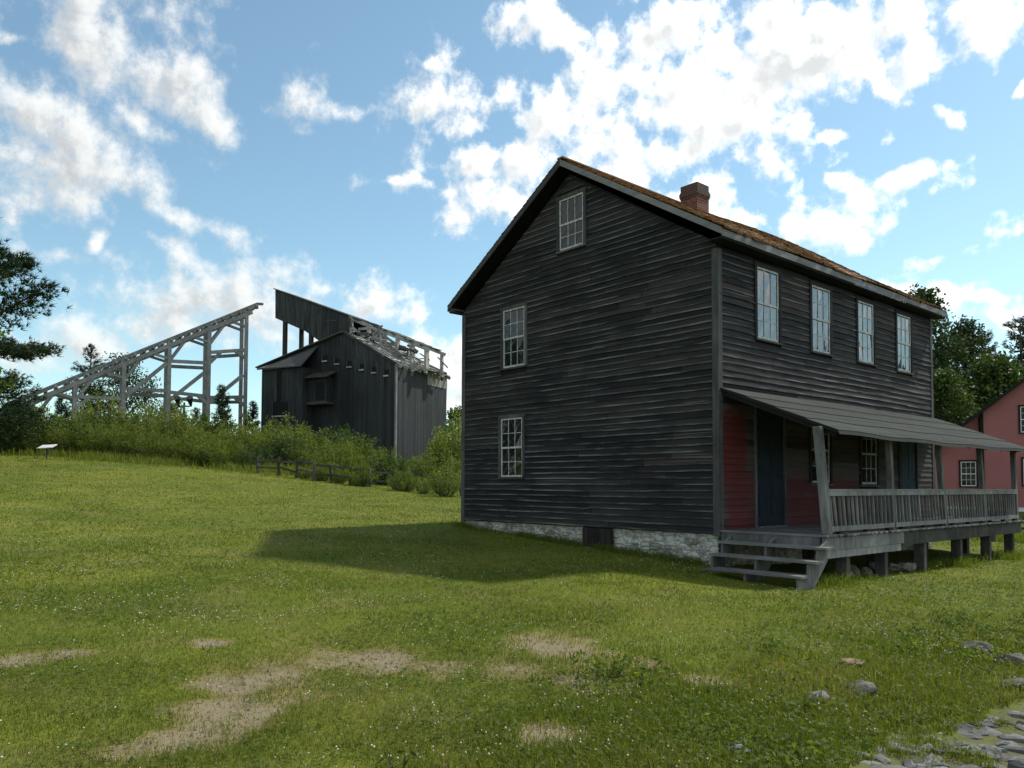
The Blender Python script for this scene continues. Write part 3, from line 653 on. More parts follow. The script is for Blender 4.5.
# doors
for i, (a, b, z0, z1) in enumerate(DOORS):
    d = MB(); d.box(.003, .012, a, b, z0, z1, 0, .5)
    pm = 'blue' if i == 0 else 'paleblue'
    for (pz0, pz1) in ((z0+.2, z0+.85), (z0+1.0, z1-.2)):
        for (pa, pb) in ((a+.12, (a+b)/2-.05), ((a+b)/2+.05, b-.12)):
            d.box(.0125, .020, pa, pb, pz0, pz1, 0, .5)
    do = d.build('door', M[pm], house)
    if i == 1: tag(do, 'faded blue panelled door')
    f = MB(); f.box(.004, .05, a-.065, a-.002, z0-.1, z1+.05); f.box(.004, .05, b+.002, b+.065, z0-.1, z1+.05); f.box(.004, .05, a-.065, b+.065, z1+.051, z1+.12)
    f.build('casing', M['trim'], do)
    f = MB(); f.box(.004, .10, a-.001, b+.001, z0-.10, z0-.004); f.build('threshold', M['deck'], do)
    f = MB(); f.tube([(.02, b-.09, z0+1.0), (.055, b-.09, z0+1.0), (.075, b-.09, z0+1.0)], [.012, .012, .03], 8); f.build('handle', M['iron'], do)

# roof: sheathing slab with hand split shingles, sagging and humped with age
def hump(q, y): return .17*math.exp(-((y-4.6)/2.6)**2)*math.sin(math.pi*min(1, q*1.15))*(q > 0)-.02*math.sin(y*1.7+q*3)
mb = MB(); SLEN = math.hypot(OH-RIDGE_X, RIDGE_Z-EAVE_Z); _r = np.random.default_rng(21)
for sgn in (1, -1):
    ex = OH if sgn > 0 else -W-OH
    def RP(q, y, up=0.0):
        x = ex+(RIDGE_X-ex)*q; z = EAVE_Z+(RIDGE_Z-EAVE_Z)*q; hh = hump(q, y) if sgn > 0 else 0
        return np.array([x+sgn*up*.53, y, z+hh+up*.85])
    for j in range(21):
        for i in range(12):
            y0, y1 = -OV+(L+2*OV)*j/21, -OV+(L+2*OV)*(j+1)/21; q0, q1 = i/12, (i+1)/12
            for up in (-.015, -.05): mb.poly([RP(q0, y0, up), RP(q0, y1, up), RP(q1, y1, up), RP(q1, y0, up)], 1, .4)
    mb.poly([RP(0, -OV, -.05), RP(0, -OV, -.015), RP(1, -OV, -.015), RP(1, -OV, -.05)], 1, .4)
    rows = 38
    for r in range(rows):
        q0 = r/rows-.004; q1 = min(1.0, (r+1)/rows+.012); y = -OV-.02
        while y < L+OV:
            w_ = _r.uniform(.10, .22); y1 = min(y+w_-.004, L+OV+.02); up = .016+abs(_r.normal(0, .007)); e = _r.normal(0, .004)
            a, b_, c, d = RP(q0+e, y, up), RP(q0+e, y1, up+_r.normal(0, .003)), RP(q1, y1, .001), RP(q1, y, .001)
            tn = min(1, max(0, _r.normal(.5, .25)))
            mb.poly([a, b_, c, d], 0, tn); mb.poly([RP(q0+e, y, -.004), RP(q0+e, y1, -.004), b_, a], 0, tn*.7)
            y += w_
mb.box(RIDGE_X-.09, RIDGE_X+.09, -OV-.01, L+OV+.01, RIDGE_Z+.0, RIDGE_Z+.035, 0, .3)
roof = mb.build('roof', [M['shingle'], M['dark']], house)
ch = MB(); CX, CY = -3.45, 4.05
def ring(z0, z1, hw): ch.box(CX-hw, CX+hw, CY-hw*.95, CY+hw*.95, z0, z1, 0, .5)
ring(7.4, 8.40, .262); ring(8.402, 8.45, .278); ring(8.452, 8.55, .292); ring(8.552, 8.585, .278); ring(8.587, 8.75, .264)
ch.build('chimney', M['brick'], roof)
# rake boards, eave boards, soffits
for y, k in ((-OV-.02, 1), (L+OV-.01, 1)):
    for sgn in (1, -1):
        ex = OH+.01 if sgn > 0 else -W-OH-.01
        mb = MB(); d = np.array([RIDGE_X-ex, 0, RIDGE_Z-EAVE_Z]); d = d/np.linalg.norm(d); up = np.array([-d[2]*np.sign(d[0])*-1, 0, abs(d[0])]) if False else np.array([sgn*.53, 0, .85])
        a = np.array([ex, y, EAVE_Z]); b_ = np.array([RIDGE_X, y, RIDGE_Z])
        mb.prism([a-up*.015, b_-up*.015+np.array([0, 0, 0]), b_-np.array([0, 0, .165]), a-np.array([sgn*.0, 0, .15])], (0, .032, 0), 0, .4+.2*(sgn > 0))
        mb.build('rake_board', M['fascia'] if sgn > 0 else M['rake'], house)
for sgn in (1, -1):
    ex = OH if sgn > 0 else -W-OH
    mb = MB(); mb.box(min(ex-sgn*.03, ex), max(ex-sgn*.03, ex), -OV+.014, L+OV-.012, EAVE_Z-.165, EAVE_Z-.03, 0, .6); mb.build('eave_board', M['fascia'], house)
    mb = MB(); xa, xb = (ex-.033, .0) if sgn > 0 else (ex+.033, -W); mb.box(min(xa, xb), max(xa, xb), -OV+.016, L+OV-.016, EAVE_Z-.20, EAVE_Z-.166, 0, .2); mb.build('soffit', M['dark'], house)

# stone base
def foundation(name, p0, p1, n, ztop, zbot, skip=None):
    p0 = np.asarray(p0, float); p1 = np.asarray(p1, float); n = np.asarray(n, float); ln = np.linalg.norm(p1-p0); k = int(ln/.05); kz = int((ztop-zbot)/.05)
    u = np.linspace(0, ln, k+1); z = np.linspace(zbot, ztop, kz+1); U, Z = np.meshgrid(u, z)
    o = (fbm(U*3.4+p0[0]*7, Z*6.2, 61, 4)-.5)*.13+(fbm(U*13, Z*13, 62, 2)-.5)*.035
    V = p0[None, None]+(p1-p0)[None, None]/ln*U[..., None]+n[None, None]*o[..., None]; V[..., 2] = Z
    qi = (np.arange(kz)[:, None]*(k+1)+np.arange(k)[None]).ravel(); F = np.stack([qi, qi+1, qi+k+2, qi+k+1], 1)
    if skip is not None: F = F[~((U.ravel()[qi]+.025 > skip[0]) & (U.ravel()[qi]+.025 < skip[1]))]
    return link('foundation', npmesh('foundation', V.reshape(-1, 3), np.arange(len(F))*4, F, M['stone'], None, None, True), house)
foundation('a', (-W+.06, .055, 0), (-.06, .055, 0), (0, -1, 0), -.012, -1.3, (W-3.58-.06, W-2.76-.06))
foundation('b', (-.055, .06, 0), (-.055, L, 0), (1, 0, 0), -.012, -1.5)
foundation('c', (-W+.06, L, 0), (-W+.06, .06, 0), (-1, 0, 0), -.012, -1.3)
foundation('d', (-.06, L-.06, 0), (-W+.06, L-.06, 0), (0, 1, 0), -.012, -1.5)
mb = MB(); mb.box(-3.57, -2.73, -.025, .03, -.60, -.035, 0, .3)
for i in range(5): mb.box(-3.575+i*.17, -3.575+i*.17+.163, -.045, -.027, -.62, -.03, 0)
hatch = mb.build('cellar_hatch', M['hatch'], house)

# ---- porch
PX = 2.06
def post_y(i): return (.20, 2.75, 5.30, 7.62, 9.86)[i]
mb = MB()
y = -.02
while y < L-.02:
    y1 = min(y+rng.uniform(.105, .13), L+.0); mb.box(.04, PX+.10+rng.normal(0, .012), y, y1-.006, .035+rng.normal(0, .002), .068+rng.normal(0, .003)); y = y1
mb.build('porch_deck', M['deck'], house)
mb = MB(); mb.box(PX-.02, PX+.055, .03, 3.1, -.20, .02, 0, .75); mb.box(PX-.0, PX+.045, .0, 3.0, -.335, -.205, 0, .95); mb2 = MB(); mb2.box(PX-.03, PX+.035, 3.105, L, -.245, .02, 0, .45); mb2.build('porch_beam', M['old'], house)
mb.box(.05, PX-.05, -.005, .045, -.19, .03, 0, .3); mb.box(.05, PX-.04, L-.06, L-.005, -.19, .03, 0, .3)
for yy in np.arange(.8, L-.3, .8): mb.box(.02, PX-.035, yy, yy+.05, -.17, .03, 0, .1)
mb.build('porch_beam', M['grey'], house)
for yy in (.92, 2.45, 4.25, 6.20, 8.0, 9.62):
    g0 = h(PX, yy)-.25; mb = MB(); mb.box(PX-.22+.02, PX-.055 if False else PX+.0, yy-.065, yy+.065, g0, -.25 if yy > 3.1 else -.34, 0, .5)
    o = mb.build('porch_pier', M['old'], house)
for yy in (1.6, 4.3, 7.0, 9.6):
    g0 = h(.9, yy)-.3; mb = MB(); mb.box(.85, 1.02, yy-.08, yy+.08, g0, -.18, 0, .2); mb.build('porch_pier', M['fence'], house)
mb = MB(); mb.beam((1.75, 8.35, -.26), (1.72, 9.25, -.9), .09, .09, 0, .2); mb.build('porch_brace', M['fence'], house)
LEAN = [(-.03, -.23), (.02, -.17), (.0, -.30), (.0, -.22), (.0, -.15)]
for i in range(5):
    yy = post_y(i); lx, ly = LEAN[i]; w_ = .105 if i else .135; mb = MB()
    b0 = np.array([PX-.01, yy, .07]); t0 = np.array([PX-.01+lx, yy+ly, 1.93]); hw = w_/2
    mb.hexa([b0+(-hw, -hw, 0), b0+(hw, -hw, 0), b0+(hw, hw, 0), b0+(-hw, hw, 0), t0+(-hw, -hw, 0), t0+(hw, -hw, 0), t0+(hw, hw, 0), t0+(-hw, hw, 0)], 0, .55 if i == 0 else .35)
    mb.build('porch_post', M['grey'], house, bevel=.008)
for i in range(4):
    ya, yb = post_y(i)+.07, post_y(i+1)-.07; za, zb = .80, .80
    s0, s1 = LEAN[i][1]*.42, LEAN[i+1][1]*.42
    mb = MB(); rail = MB(); rail.beam((PX+.035, ya+s0-.06, za-.02), (PX+.035, yb+s1+.06, zb-.02), .035, .085, 0, .8, side=(1, 0, 0)); rail.beam((PX, ya+s0-.05, za+.04), (PX, yb+s1+.05, zb+.04), .12, .03, 0, .85, side=(1, 0, 0))
    ro = rail.build('railing', M['grey'], house)
    b_ = MB(); b_.beam((PX+.03, ya-.09, .165), (PX+.03, yb+.09, .165), .045, .085, 0, .8, side=(1, 0, 0)); b_.build('bottom_rail', M['grey'], ro)
    for f in (.12, .55, .93):
        b_ = MB(); yy = ya+(yb-ya)*f; b_.box(PX-.02, PX+.05, yy-.05, yy+.05, .067, .12, 0, .1); b_.build('block', M['dark'], ro)
    nb = 15 if i < 2 else 14
    for j in range(nb):
        f = (j+.6)/nb; y0 = ya+(yb-ya)*f; y1 = y0+s0+(s1-s0)*f+rng.normal(0, .01); b_ = MB()
        b_.beam((PX+.0, y0, .12), (PX+.0, y1, .80), .034, .034, 0, .3+.6*rng.random(), side=(1, 0, 0)); b_.build('baluster', M['grey'], ro)
mb = MB(); rl = .0
mb.beam((.12, L-.06, .80), (PX-.08, L-.06, .80), .04, .09, 0, .7)
mb.beam((.12, L-.06, .165), (PX-.08, L-.06, .165), .045, .08, 0, .7); ro = mb.build('railing', M['grey'], house)
for j in range(12):
    b_ = MB(); xx = .2+j*.155; b_.beam((xx, L-.06, .12), (xx, L-.06, .80), .034, .034, 0, .5, side=(1, 0, 0)); b_.build('baluster', M['grey'], ro)
# porch roof, slightly sagging at the eave
mb = MB(); NJ = 26; Y0, Y1 = .02, L+.22
def PR(q, y, up=0):
    sg = -.035*math.sin(math.pi*(y-Y0)/(Y1-Y0))*q+.012*math.sin(y*2.3)*q
    return np.array([.03+2.33*q, y-.0*q, 2.80-.925*q+sg-.03*q*q+up])
for j in range(NJ):
    ya, yb = Y0+(Y1-Y0)*j/NJ, Y0+(Y1-Y0)*(j+1)/NJ
    for i in range(4):
        q0, q1 = i/4, (i+1)/4; tn_ = vnoise(i*3.7, math.floor((ya+i*.9)/2.6)*5.1, 9)
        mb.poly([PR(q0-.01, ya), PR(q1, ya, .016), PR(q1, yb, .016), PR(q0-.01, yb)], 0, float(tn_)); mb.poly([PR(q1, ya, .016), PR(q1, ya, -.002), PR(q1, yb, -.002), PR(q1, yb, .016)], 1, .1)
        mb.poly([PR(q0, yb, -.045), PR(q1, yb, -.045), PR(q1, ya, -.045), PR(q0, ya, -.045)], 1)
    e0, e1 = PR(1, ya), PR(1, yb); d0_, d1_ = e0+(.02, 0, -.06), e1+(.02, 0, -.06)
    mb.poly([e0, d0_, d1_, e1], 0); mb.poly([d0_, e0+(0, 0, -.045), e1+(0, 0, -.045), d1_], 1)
for i in range(6):
    q0, q1 = i/6, (i+1)/6
    mb.poly([PR(q0, Y0, -.045), PR(q1, Y0, -.045), PR(q1, Y0), PR(q0, Y0)], 1); mb.poly([PR(q0, Y1), PR(q1, Y1), PR(q1, Y1, -.045), PR(q0, Y1, -.045)], 1)
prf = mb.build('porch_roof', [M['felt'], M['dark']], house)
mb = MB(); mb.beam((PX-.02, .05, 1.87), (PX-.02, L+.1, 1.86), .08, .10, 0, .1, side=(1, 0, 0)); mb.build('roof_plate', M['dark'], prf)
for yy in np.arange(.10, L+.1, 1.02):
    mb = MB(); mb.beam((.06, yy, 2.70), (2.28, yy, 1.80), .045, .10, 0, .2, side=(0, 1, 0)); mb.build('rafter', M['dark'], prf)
# front steps
so = empty('steps'); so.parent = house
def stringer(x):
    return [(x, -.03, -.02), (x, -.03, -.36), (x, -.72, -1.0), (x, -.98, -1.0), (x, -.98, -.60), (x, -.66, -.59), (x, -.64, -.38), (x, -.34, -.37), (x, -.32, -.165)]
for x in (.26, 1.15, 2.12):
    mb = MB(); mb.prism(stringer(x), (.045, 0, 0), 0, .4 if x < 2 else .6); mb.build('stringer', M['grey'], so)
for (y0, y1, z, xa, xb) in ((-.36, -.05, -.115, .22, 2.32), (-.68, -.37, -.325, .24, 2.31), (-1.02, -.70, -.545, .46, 2.24)):
    mb = MB(); mb.box(xa, xb, y0, (y0+y1)/2-.004, z-.042, z, 0, .8); mb.build('tread', M['deck'], so)
    mb = MB(); mb.box(xa+.02, xb-.01, (y0+y1)/2+.004, y1, z-.042, z, 0, .7); mb.build('tread', M['deck'], so)

# ---------------------------------------------------------------- rocks
def rock(name, pos, size, mat, label, seed, group=None, rz=0.0, seg=4):
    r_ = np.random.default_rng(seed); import bmesh
    bm = bmesh.new(); bmesh.ops.create_icosphere(bm, subdivisions=seg, radius=1.0)
    cuts = [(r_.normal(0, 1, 3), r_.uniform(.42, .80)) for _ in range(12)]
    for v in bm.verts:
        c = np.array(v.co)
        for n_, d_ in cuts:
            n_ = n_/np.linalg.norm(n_); e = c@n_-d_
            if e > 0: c = c-n_*e*.9
        c = c*(1+.22*(vnoise(c[0]*3+seed, c[1]*3+c[2]*2, seed)-.5))
        v.co = c*np.asarray(size)
    me = bpy.data.meshes.new(name); bm.to_mesh(me); bm.free(); me.materials.append(mat)
    o = link(name, me, None, pos); o.rotation_euler = (r_.normal(0, .12), r_.normal(0, .12), rz); return tag(o, label, 'rock', group)
def on_ground(px, py, dz=0): p = gp(px, py); return (p[0], p[1], h(p[0], p[1])+dz)
YR = math.atan2(RH[1], RH[0])
rock('rock', on_ground(735, 756, .05), (.13, .11, .06), M['bluerock'], 'smooth blue grey stone lying in the clover at the bottom edge', 31, None, YR)
rock('rock', on_ground(863, 696, .04), (.19, .13, .12), M['rock'], 'pale brown boulder half sunk in the weedy bank', 32, None, YR)
rock('rock', on_ground(851, 667, .05), (.20, .10, .05), M['redrock'], 'flat reddish slab set in the grass above the boulder', 33, None, YR)
rock('rock', on_ground(978, 654, .02), (.20, .15, .13), M['rock'], 'upper grey ledge of rock showing through the grassy bank', 34, None, YR-.5)
rock('rock', on_ground(1004, 664, .04), (.24, .15, .11), M['rock'], 'lower grey ledge of rock just right of the upper ledge', 37, None, YR-.3)
rock('rock', on_ground(812, 702, .03), (.17, .12, .06), M['bluerock'], 'small dark stone in the shade of the long grass tuft', 35, None, YR)
rock('rock', on_ground(1013, 686, .05), (.22, .10, .05), M['rock'], 'low flat stone beside the stone road at the right edge', 36, None, YR)
for i, (x_, y_, sx_, lb) in enumerate(((1.75, 1.35, .17, 'pale rubble stone just behind the first porch pier'), (1.55, 1.75, .24, 'dark flat rubble stone under the porch floor'), (1.8, 2.05, .2, 'long rubble stone between the first two porch piers'),
                                       (1.6, 2.85, .22, 'square rubble stone behind the second porch pier'), (1.75, 3.3, .2, 'low rubble stone under the second railing'), (1.7, 3.8, .30, 'biggest rubble stone under the porch, brown and flat topped'))):
    rock('rock', (x_+.08, y_, h(x_, y_)+.10), (sx_, sx_*.8, sx_*.6), M['rock'], lb, 50+i, 'rubble under the porch', i*.9)

# ---------------------------------------------------------------- coal breaker on the rise behind the lawn
B0 = at(395, 468, 66.0); BZ = 1.6
XA = np.array([.438*RH[0]+.899*FH[0], .438*RH[1]+.899*FH[1], 0]); YA = np.array([-.899*RH[0]+.438*FH[0], -.899*RH[1]+.438*FH[1], 0])
BA = math.atan2(XA[1], XA[0]); BORG = np.array([B0[0], B0[1], BZ])
def bloc(p): d = np.asarray(p)-BORG; return np.array([d@XA, d@YA, d[2]])
def bx(px, py, X): return bloc(on_plane(px, py, BORG+XA*X, XA))       # on a plane parallel to the long face
def by(px, py, Y): return bloc(on_plane(px, py, BORG+YA*Y, YA))
breaker = empty('coal_breaker', tuple(BORG), BA, 'huge black derelict coal breaker with a half stripped sloping gallery on its roof', 'industrial building')
DX = by(446, 381, 0)[0]
pk = bx(343.5, 333.5, 0); lf = bx(262, 366, 0); co = bx(395, 364.5, 0)
mb = MB()
face = [(0, -.0, -2.5), (0, 0, co[2]), (0, pk[1], pk[2]), (0, lf[1], lf[2]), (0, lf[1], -2.5)]
mb.prism(face, (.2, 0, 0), 0, .5); mb.build('wall', M['breaker'], breaker)
mb = MB(); mb.box(.21, DX, 0.0, .2, -2.5, co[2], 0, .5); mb.build('wall', M['breaker'], breaker)
mb = MB(); mb.prism([(DX, .21, -2.5), (DX, .0, co[2]+.4), (DX, pk[1], pk[2]), (DX, lf[1], lf[2]), (DX, lf[1], -2.5)], (.2, 0, 0), 0, .5); mb.build('wall', M['breaker'], breaker)
mb = MB(); mb.box(.21, DX, lf[1]-.2, lf[1], -2.5, lf[2]-.1, 0, .5); mb.build('wall', M['breaker'], breaker)
mb = MB(); mb.beam((-.05, -.06, -2.4), (-.05, -.06, co[2]), .16, .16, 0, .35); mb.build('corner_post', M['trestle'], breaker)
# roof: left slope whole, right slope rafters with few boards left
_r = np.random.default_rng(8)
mb = MB(); n = 26
for i in range(n):
    x0 = -.35+(DX+.7)*i/n; x1 = -.35+(DX+.7)*(i+1)/n-.03
    mb.prism([(x0, pk[1], pk[2]+.05), (x0, lf[1]+.5, lf[2]-.2), (x0, lf[1]+.5, lf[2]-.10), (x0, pk[1], pk[2]+.16)], (x1-x0, 0, 0), 0, _r.random()*.5)
roof_b = mb.build('roof', M['tin'], breaker)
for i in range(9):
    x = .1+(DX-.2)*i/8; mb = MB(); mb.beam((x, -.5, co[2]-.2), (x, pk[1], pk[2]+.02), .14, .28, 0, _r.random()); mb.build('rafter', M['bare'], roof_b)
sl = (pk[2]-co[2])/pk[1]
for i in range(46):
    y = _r.uniform(.0, pk[1]); x0 = _r.uniform(-.3, DX-3); x1 = min(DX+.3, x0+_r.uniform(1.0, 5.0)); z = co[2]+.12+sl*y+_r.normal(0, .03)
    if x0 < 2.0 and y > 1.0 and _r.random() < .5: continue
    mb = MB(); mb.beam((x0, y, z), (x1, y, z+_r.normal(0, .05)), .24, .05, 0, _r.random(), side=(0, 1, sl)); mb.build('roof_board', M['bare'], roof_b)
mb = MB(); mb.prism([(-.12, -.1, co[2]-.12), (-.12, pk[1], pk[2]+.02), (-.12, pk[1], pk[2]+.26), (-.12, -.1, co[2]+.16)], (.11, 0, 0), 0, .1); mb.build('rake_board', M['fence'], breaker)
# eave strip on the tall end wall
mb = MB(); mb.box(DX*.56, DX+.3, -.25, .02, co[2]+.02, co[2]+.12, 0, .2); mb.build('eave_board', M['tin'], breaker)
for i in range(14):
    x = DX*.60+DX*.4*i/14; mb = MB(); mb.box(x, x+DX*.4/14-.04, -.04, -.005, co[2]-1.15, co[2]-.02, 0, _r.random()*.35); mb.build('eave_plank', M['bare'], breaker)
def rand_unit(r_): v = r_.normal(0, 1, 3); return v/np.linalg.norm(v)
# inclined gallery
GX0, GX1 = 3.2, 6.0
gt0 = bx(275.3, 289.5, GX0); gt1 = bx(349.5, 316.4, GX0); gb0 = bx(275.3, 318, GX0); gb1 = bx(305, 331, GX0); gb2 = bx(322, 343, GX0); gend = bx(427, 347.5, GX0)
gal = MB()
gal.prism([(GX0, gt0[1], gt0[2]), (GX0, gt1[1], gt1[2]), (GX0, gt1[1], pk[2]-2.5), (GX0, gb2[1], gb2[2]), (GX0, gb1[1], gb1[2]), (GX0, gb0[1], gb0[2])], (.12, 0, 0), 0, .5)
gal.prism([(GX1, gt0[1], gt0[2]), (GX1, gt1[1], gt1[2]), (GX1, gt1[1], pk[2]-2.5), (GX1, gb2[1], gb2[2]), (GX1, gb1[1], gb1[2]), (GX1, gb0[1], gb0[2])], (.12, 0, 0), 0, .5)
gal.prism([(GX0+.121, gt0[1], gt0[2]), (GX0+.121, gt0[1]-.12, gt0[2]), (GX0+.121, gb0[1]-.12, gb0[2]+.04), (GX0+.121, gb0[1], gb0[2])], (GX1-GX0-.122, 0, 0), 0, .5)
gal.prism([(GX0+.121, gb0[1]-.121, gb0[2]+.03), (GX0+.121, gb1[1], gb1[2]+.03), (GX0+.121, gb2[1], gb2[2]+.03), (GX0+.121, gb2[1], gb2[2]+.15), (GX0+.121, gb1[1], gb1[2]+.15), (GX0+.121, gb0[1]-.121, gb0[2]+.15)], (GX1-GX0-.122, 0, 0), 0, .5)
gallery = gal.build('gallery', M['breaker'], breaker)
mb = MB(); mb.prism([(GX0-.15, gt0[1]+.1, gt0[2]+.03), (GX0-.15, gt1[1], gt1[2]+.03), (GX0-.15, gt1[1], gt1[2]+.13), (GX0-.15, gt0[1]+.1, gt0[2]+.13)], (GX1-GX0+.4, 0, 0), 0, .2); mb.build('gallery_roof', M['tin'], gallery)
for Xc in (GX0+.25, GX1-.2):
    for (px_, pya, pyb) in ((283.5, 322, 362), (309.5, 334, 350)):
        p = bx(px_, pya, Xc if px_ < 300 else Xc); mb = MB(); zb = bx(px_, pyb, GX0)[2]-1.2
        mb.tube([(Xc, bx(px_, pya, GX0)[1], zb), (Xc, bx(px_, pya, GX0)[1], p[2]+.5)], [.24, .24], 8, 0, .2); mb.build('column', M['fence'], gallery)
# stripped frame of the gallery: top chords, floor chords, posts, loose boards
def gl(f): return gt1*(1-f)+gend*f
for Xc in (GX0+.1, GX1):
    mb = MB(); a, b_ = gl(0), gl(1.02); mb.beam((Xc, a[1], a[2]-.15), (Xc, b_[1], b_[2]-.15), .22, .3, 0, .6); mb.build('chord', M['bare'], gallery)
    a, b_ = gl(0.0), gl(1.0); mb = MB(); mb.beam((Xc, a[1], a[2]-2.2), (Xc, b_[1], b_[2]-2.0), .2, .28, 0, .5); mb.build('chord', M['bare'], gallery)
    for f in (.02, .25, .42, .62, .80, .98):
        a = gl(f); zb = max(co[2]-.6, min(a[2]-2.3, co[2]+sl*max(a[1], 0)-.1)); mb = MB(); mb.beam((Xc, a[1], zb), (Xc, a[1], a[2]-.05), .24, .24, 0, .55+.4*_r.random()); mb.build('post', M['bare'], gallery)
for i in range(20):
    f = _r.uniform(0.0, 1.0)
    a = gl(f); mb = MB(); mb.beam((GX0-.2+_r.normal(0, .2), a[1], a[2]+.04), (GX1+.3, a[1], a[2]+.04), .26+.15*_r.random(), .06, 0, _r.random()*(.4 if f > .4 else .2)); mb.build('roof_board', M['tin'] if _r.random() < .6 else M['bare'], gallery)
for i in range(24):
    f = _r.uniform(0.0, .97); a = gl(f); mb = MB(); mb.beam((GX0, a[1], a[2]-2.03), (GX1, a[1], a[2]-2.03+_r.normal(0, .08)), .3, .07, 0, _r.random()); mb.build('floor_board', M['bare'], gallery)
for i in range(7):
    a = gl(.02+.035*i); mb = MB(); mb.box(GX1-.09, GX1-.03, a[1]-.24, a[1], a[2]-1.9, a[2]-.2, 0, .9); mb.build('inner_board', M['bare'], gallery)
for i in range(30):
    f = _r.uniform(.05, 1.0); a = gl(f); X0_ = _r.uniform(GX0-2.2, GX1+.4); y0_ = a[1]+_r.normal(0, .6); z0_ = co[2]+sl*max(y0_, 0)+_r.uniform(.1, 1.5); d_ = rand_unit(_r)*_r.uniform(.8, 2.4)*np.array([1, 1, .5])
    mb = MB(); mb.beam((X0_, y0_, z0_), (X0_+d_[0], y0_+d_[1], z0_+d_[2]-.15), .20, .06, 0, _r.random()); mb.build('broken_board', M['bare'] if _r.random() < .6 else M['fence'], gallery)
for i in range(18):
    f = _r.uniform(.0, .72); a = gl(f); b_ = gl(min(1, f+_r.uniform(.12, .3))); dz = -_r.uniform(.4, 1.9); Xc = GX0+.02 if _r.random() < .6 else GX1-.1
    mb = MB(); mb.beam((Xc, a[1], a[2]+dz), (Xc+_r.normal(0, .15), b_[1], b_[2]+dz+_r.normal(0, .35)), .06, .24, 0, _r.random(), side=(1, 0, 0)); mb.build('loose_board', M['bare'] if _r.random() < .65 else M['fence'], gallery)
# lean-to, bay, openings
la, lb = bx(261, 369, -1.6), bx(304, 364, -1.6)
mb = MB(); mb.prism([(-.02, la[1]+.1, lf[2]+.02), (-.02, lb[1]-.2, lf[2]+1.3), (-1.9, lb[1]+.1, lb[2]-.25), (-1.9, la[1]+.2, la[2]-.12)], (0, 0, .14), 0, .05); lean = mb.build('lean_to_roof', M['tin'], breaker)
mb = MB(); mb.box(-1.55, -.005, lb[1]+.15, la[1]-.12, -2.5, la[2]-.12, 0, .5); lean_w = mb.build('lean_to', M['breaker'], breaker)
def opening(px0, px1, py0, py1, X, parent, sill=True):
    a, b_ = bx(px0, py0, X), bx(px1, py1, X); mb = MB()
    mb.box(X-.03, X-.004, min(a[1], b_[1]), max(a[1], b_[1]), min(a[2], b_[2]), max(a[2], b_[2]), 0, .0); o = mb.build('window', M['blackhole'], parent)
    f = MB(); y0, y1 = min(a[1], b_[1]), max(a[1], b_[1]); z0, z1 = min(a[2], b_[2]), max(a[2], b_[2])
    if sill: f.box(X-.16, X-.032, y0-.05, y1+.05, z0-.15, z0-.02, 0, .35+.4*rng.random()); f.build('sill', M['bare'], o)
    f = MB(); f.box(X-.09, X-.031, y1, y1+.13, z0, z1+.12, 0, .3); f.build('frame', M['fence'], o)
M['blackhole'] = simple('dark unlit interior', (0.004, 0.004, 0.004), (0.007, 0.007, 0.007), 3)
for i in range(6): opening(323.2+12.3*i, 327.0+12.3*i, 355.5+2.9*i, 360.3+2.9*i, 0, breaker)
opening(273.5, 287.5, 402.5, 415, -1.55, lean_w); opening(277.5, 281, 371, 402, -1.55, lean_w, False); opening(266, 276, 423, 440, -1.55, lean_w, False)
a, b_ = bx(296, 379, -1.1), bx(327, 372, -1.1); mb = MB()
mb.prism([(-.005, a[1], a[2]+.55), (-.005, b_[1]-.2, a[2]+.55), (-1.35, b_[1]-.2, a[2]-.05), (-1.35, a[1], a[2]-.05)], (0, 0, .1), 0, .1); bay_r = mb.build('bay_roof', M['fence'], breaker)
c1, c2 = bx(304, 382, -.9), bx(326, 401, -.9)
mb = MB(); mb.box(-.9, -.005, min(c1[1], c2[1]), max(c1[1], c2[1]), c2[2], a[2]+.1, 0, .5); bay = mb.build('bay', M['breaker'], breaker)
mb = MB(); mb.box(-1.05, -.006, min(c1[1], c2[1])-.2, max(c1[1], c2[1])+.2, c2[2]-.25, c2[2]-.01, 0, .3); mb.build('ledge', M['fence'], bay)
d_ = bx(316, 384, -.9); mb = MB(); mb.box(-.93, -.904, c2[1]+.2, d_[1], c2[2]+.2, a[2]-.4, 0, 0); mb.build('window', M['blackhole'], bay)

# ---------------------------------------------------------------- timber trestle
TR0 = at(245, 306, 75.0); LD = .85*RH+.53*FH; BD = -.53*RH+.85*FH
L3 = np.array([LD[0], LD[1], 0]); B3 = np.array([BD[0], BD[1], 0])
TORG = np.array([TR0[0], TR0[1], 0])
trestle = empty('timber_trestle', tuple(TORG+np.array([0, 0, h(TR0[0], TR0[1])])), math.atan2(L3[1], L3[0]), 'silver grey timber trestle ramp climbing to the right above the bushes', 'trestle')
TZ = trestle.location[2]
def tl(px, py, back=0.0):
    p = on_plane(px, py, TORG+B3*back, B3); d = p-TORG; return np.array([d@L3, d@B3, d[2]-TZ])
def part(name, fn, mat=None):
    m_ = MB(); fn(m_); return m_.build(name, mat or M['trestle'], trestle)
TOPA, TOPB = tl(18, 399.5), tl(254, 304.5); sl_t = (TOPB[2]-TOPA[2])/(TOPB[0]-TOPA[0])
def ztop(x): return TOPA[2]+sl_t*(x-TOPA[0])
posts_px = [245.2, 208.3, 168.7, 123.6, 75.2, 33.5]; WB = 1.9
PXS = [tl(p, 400)[0] for p in posts_px]
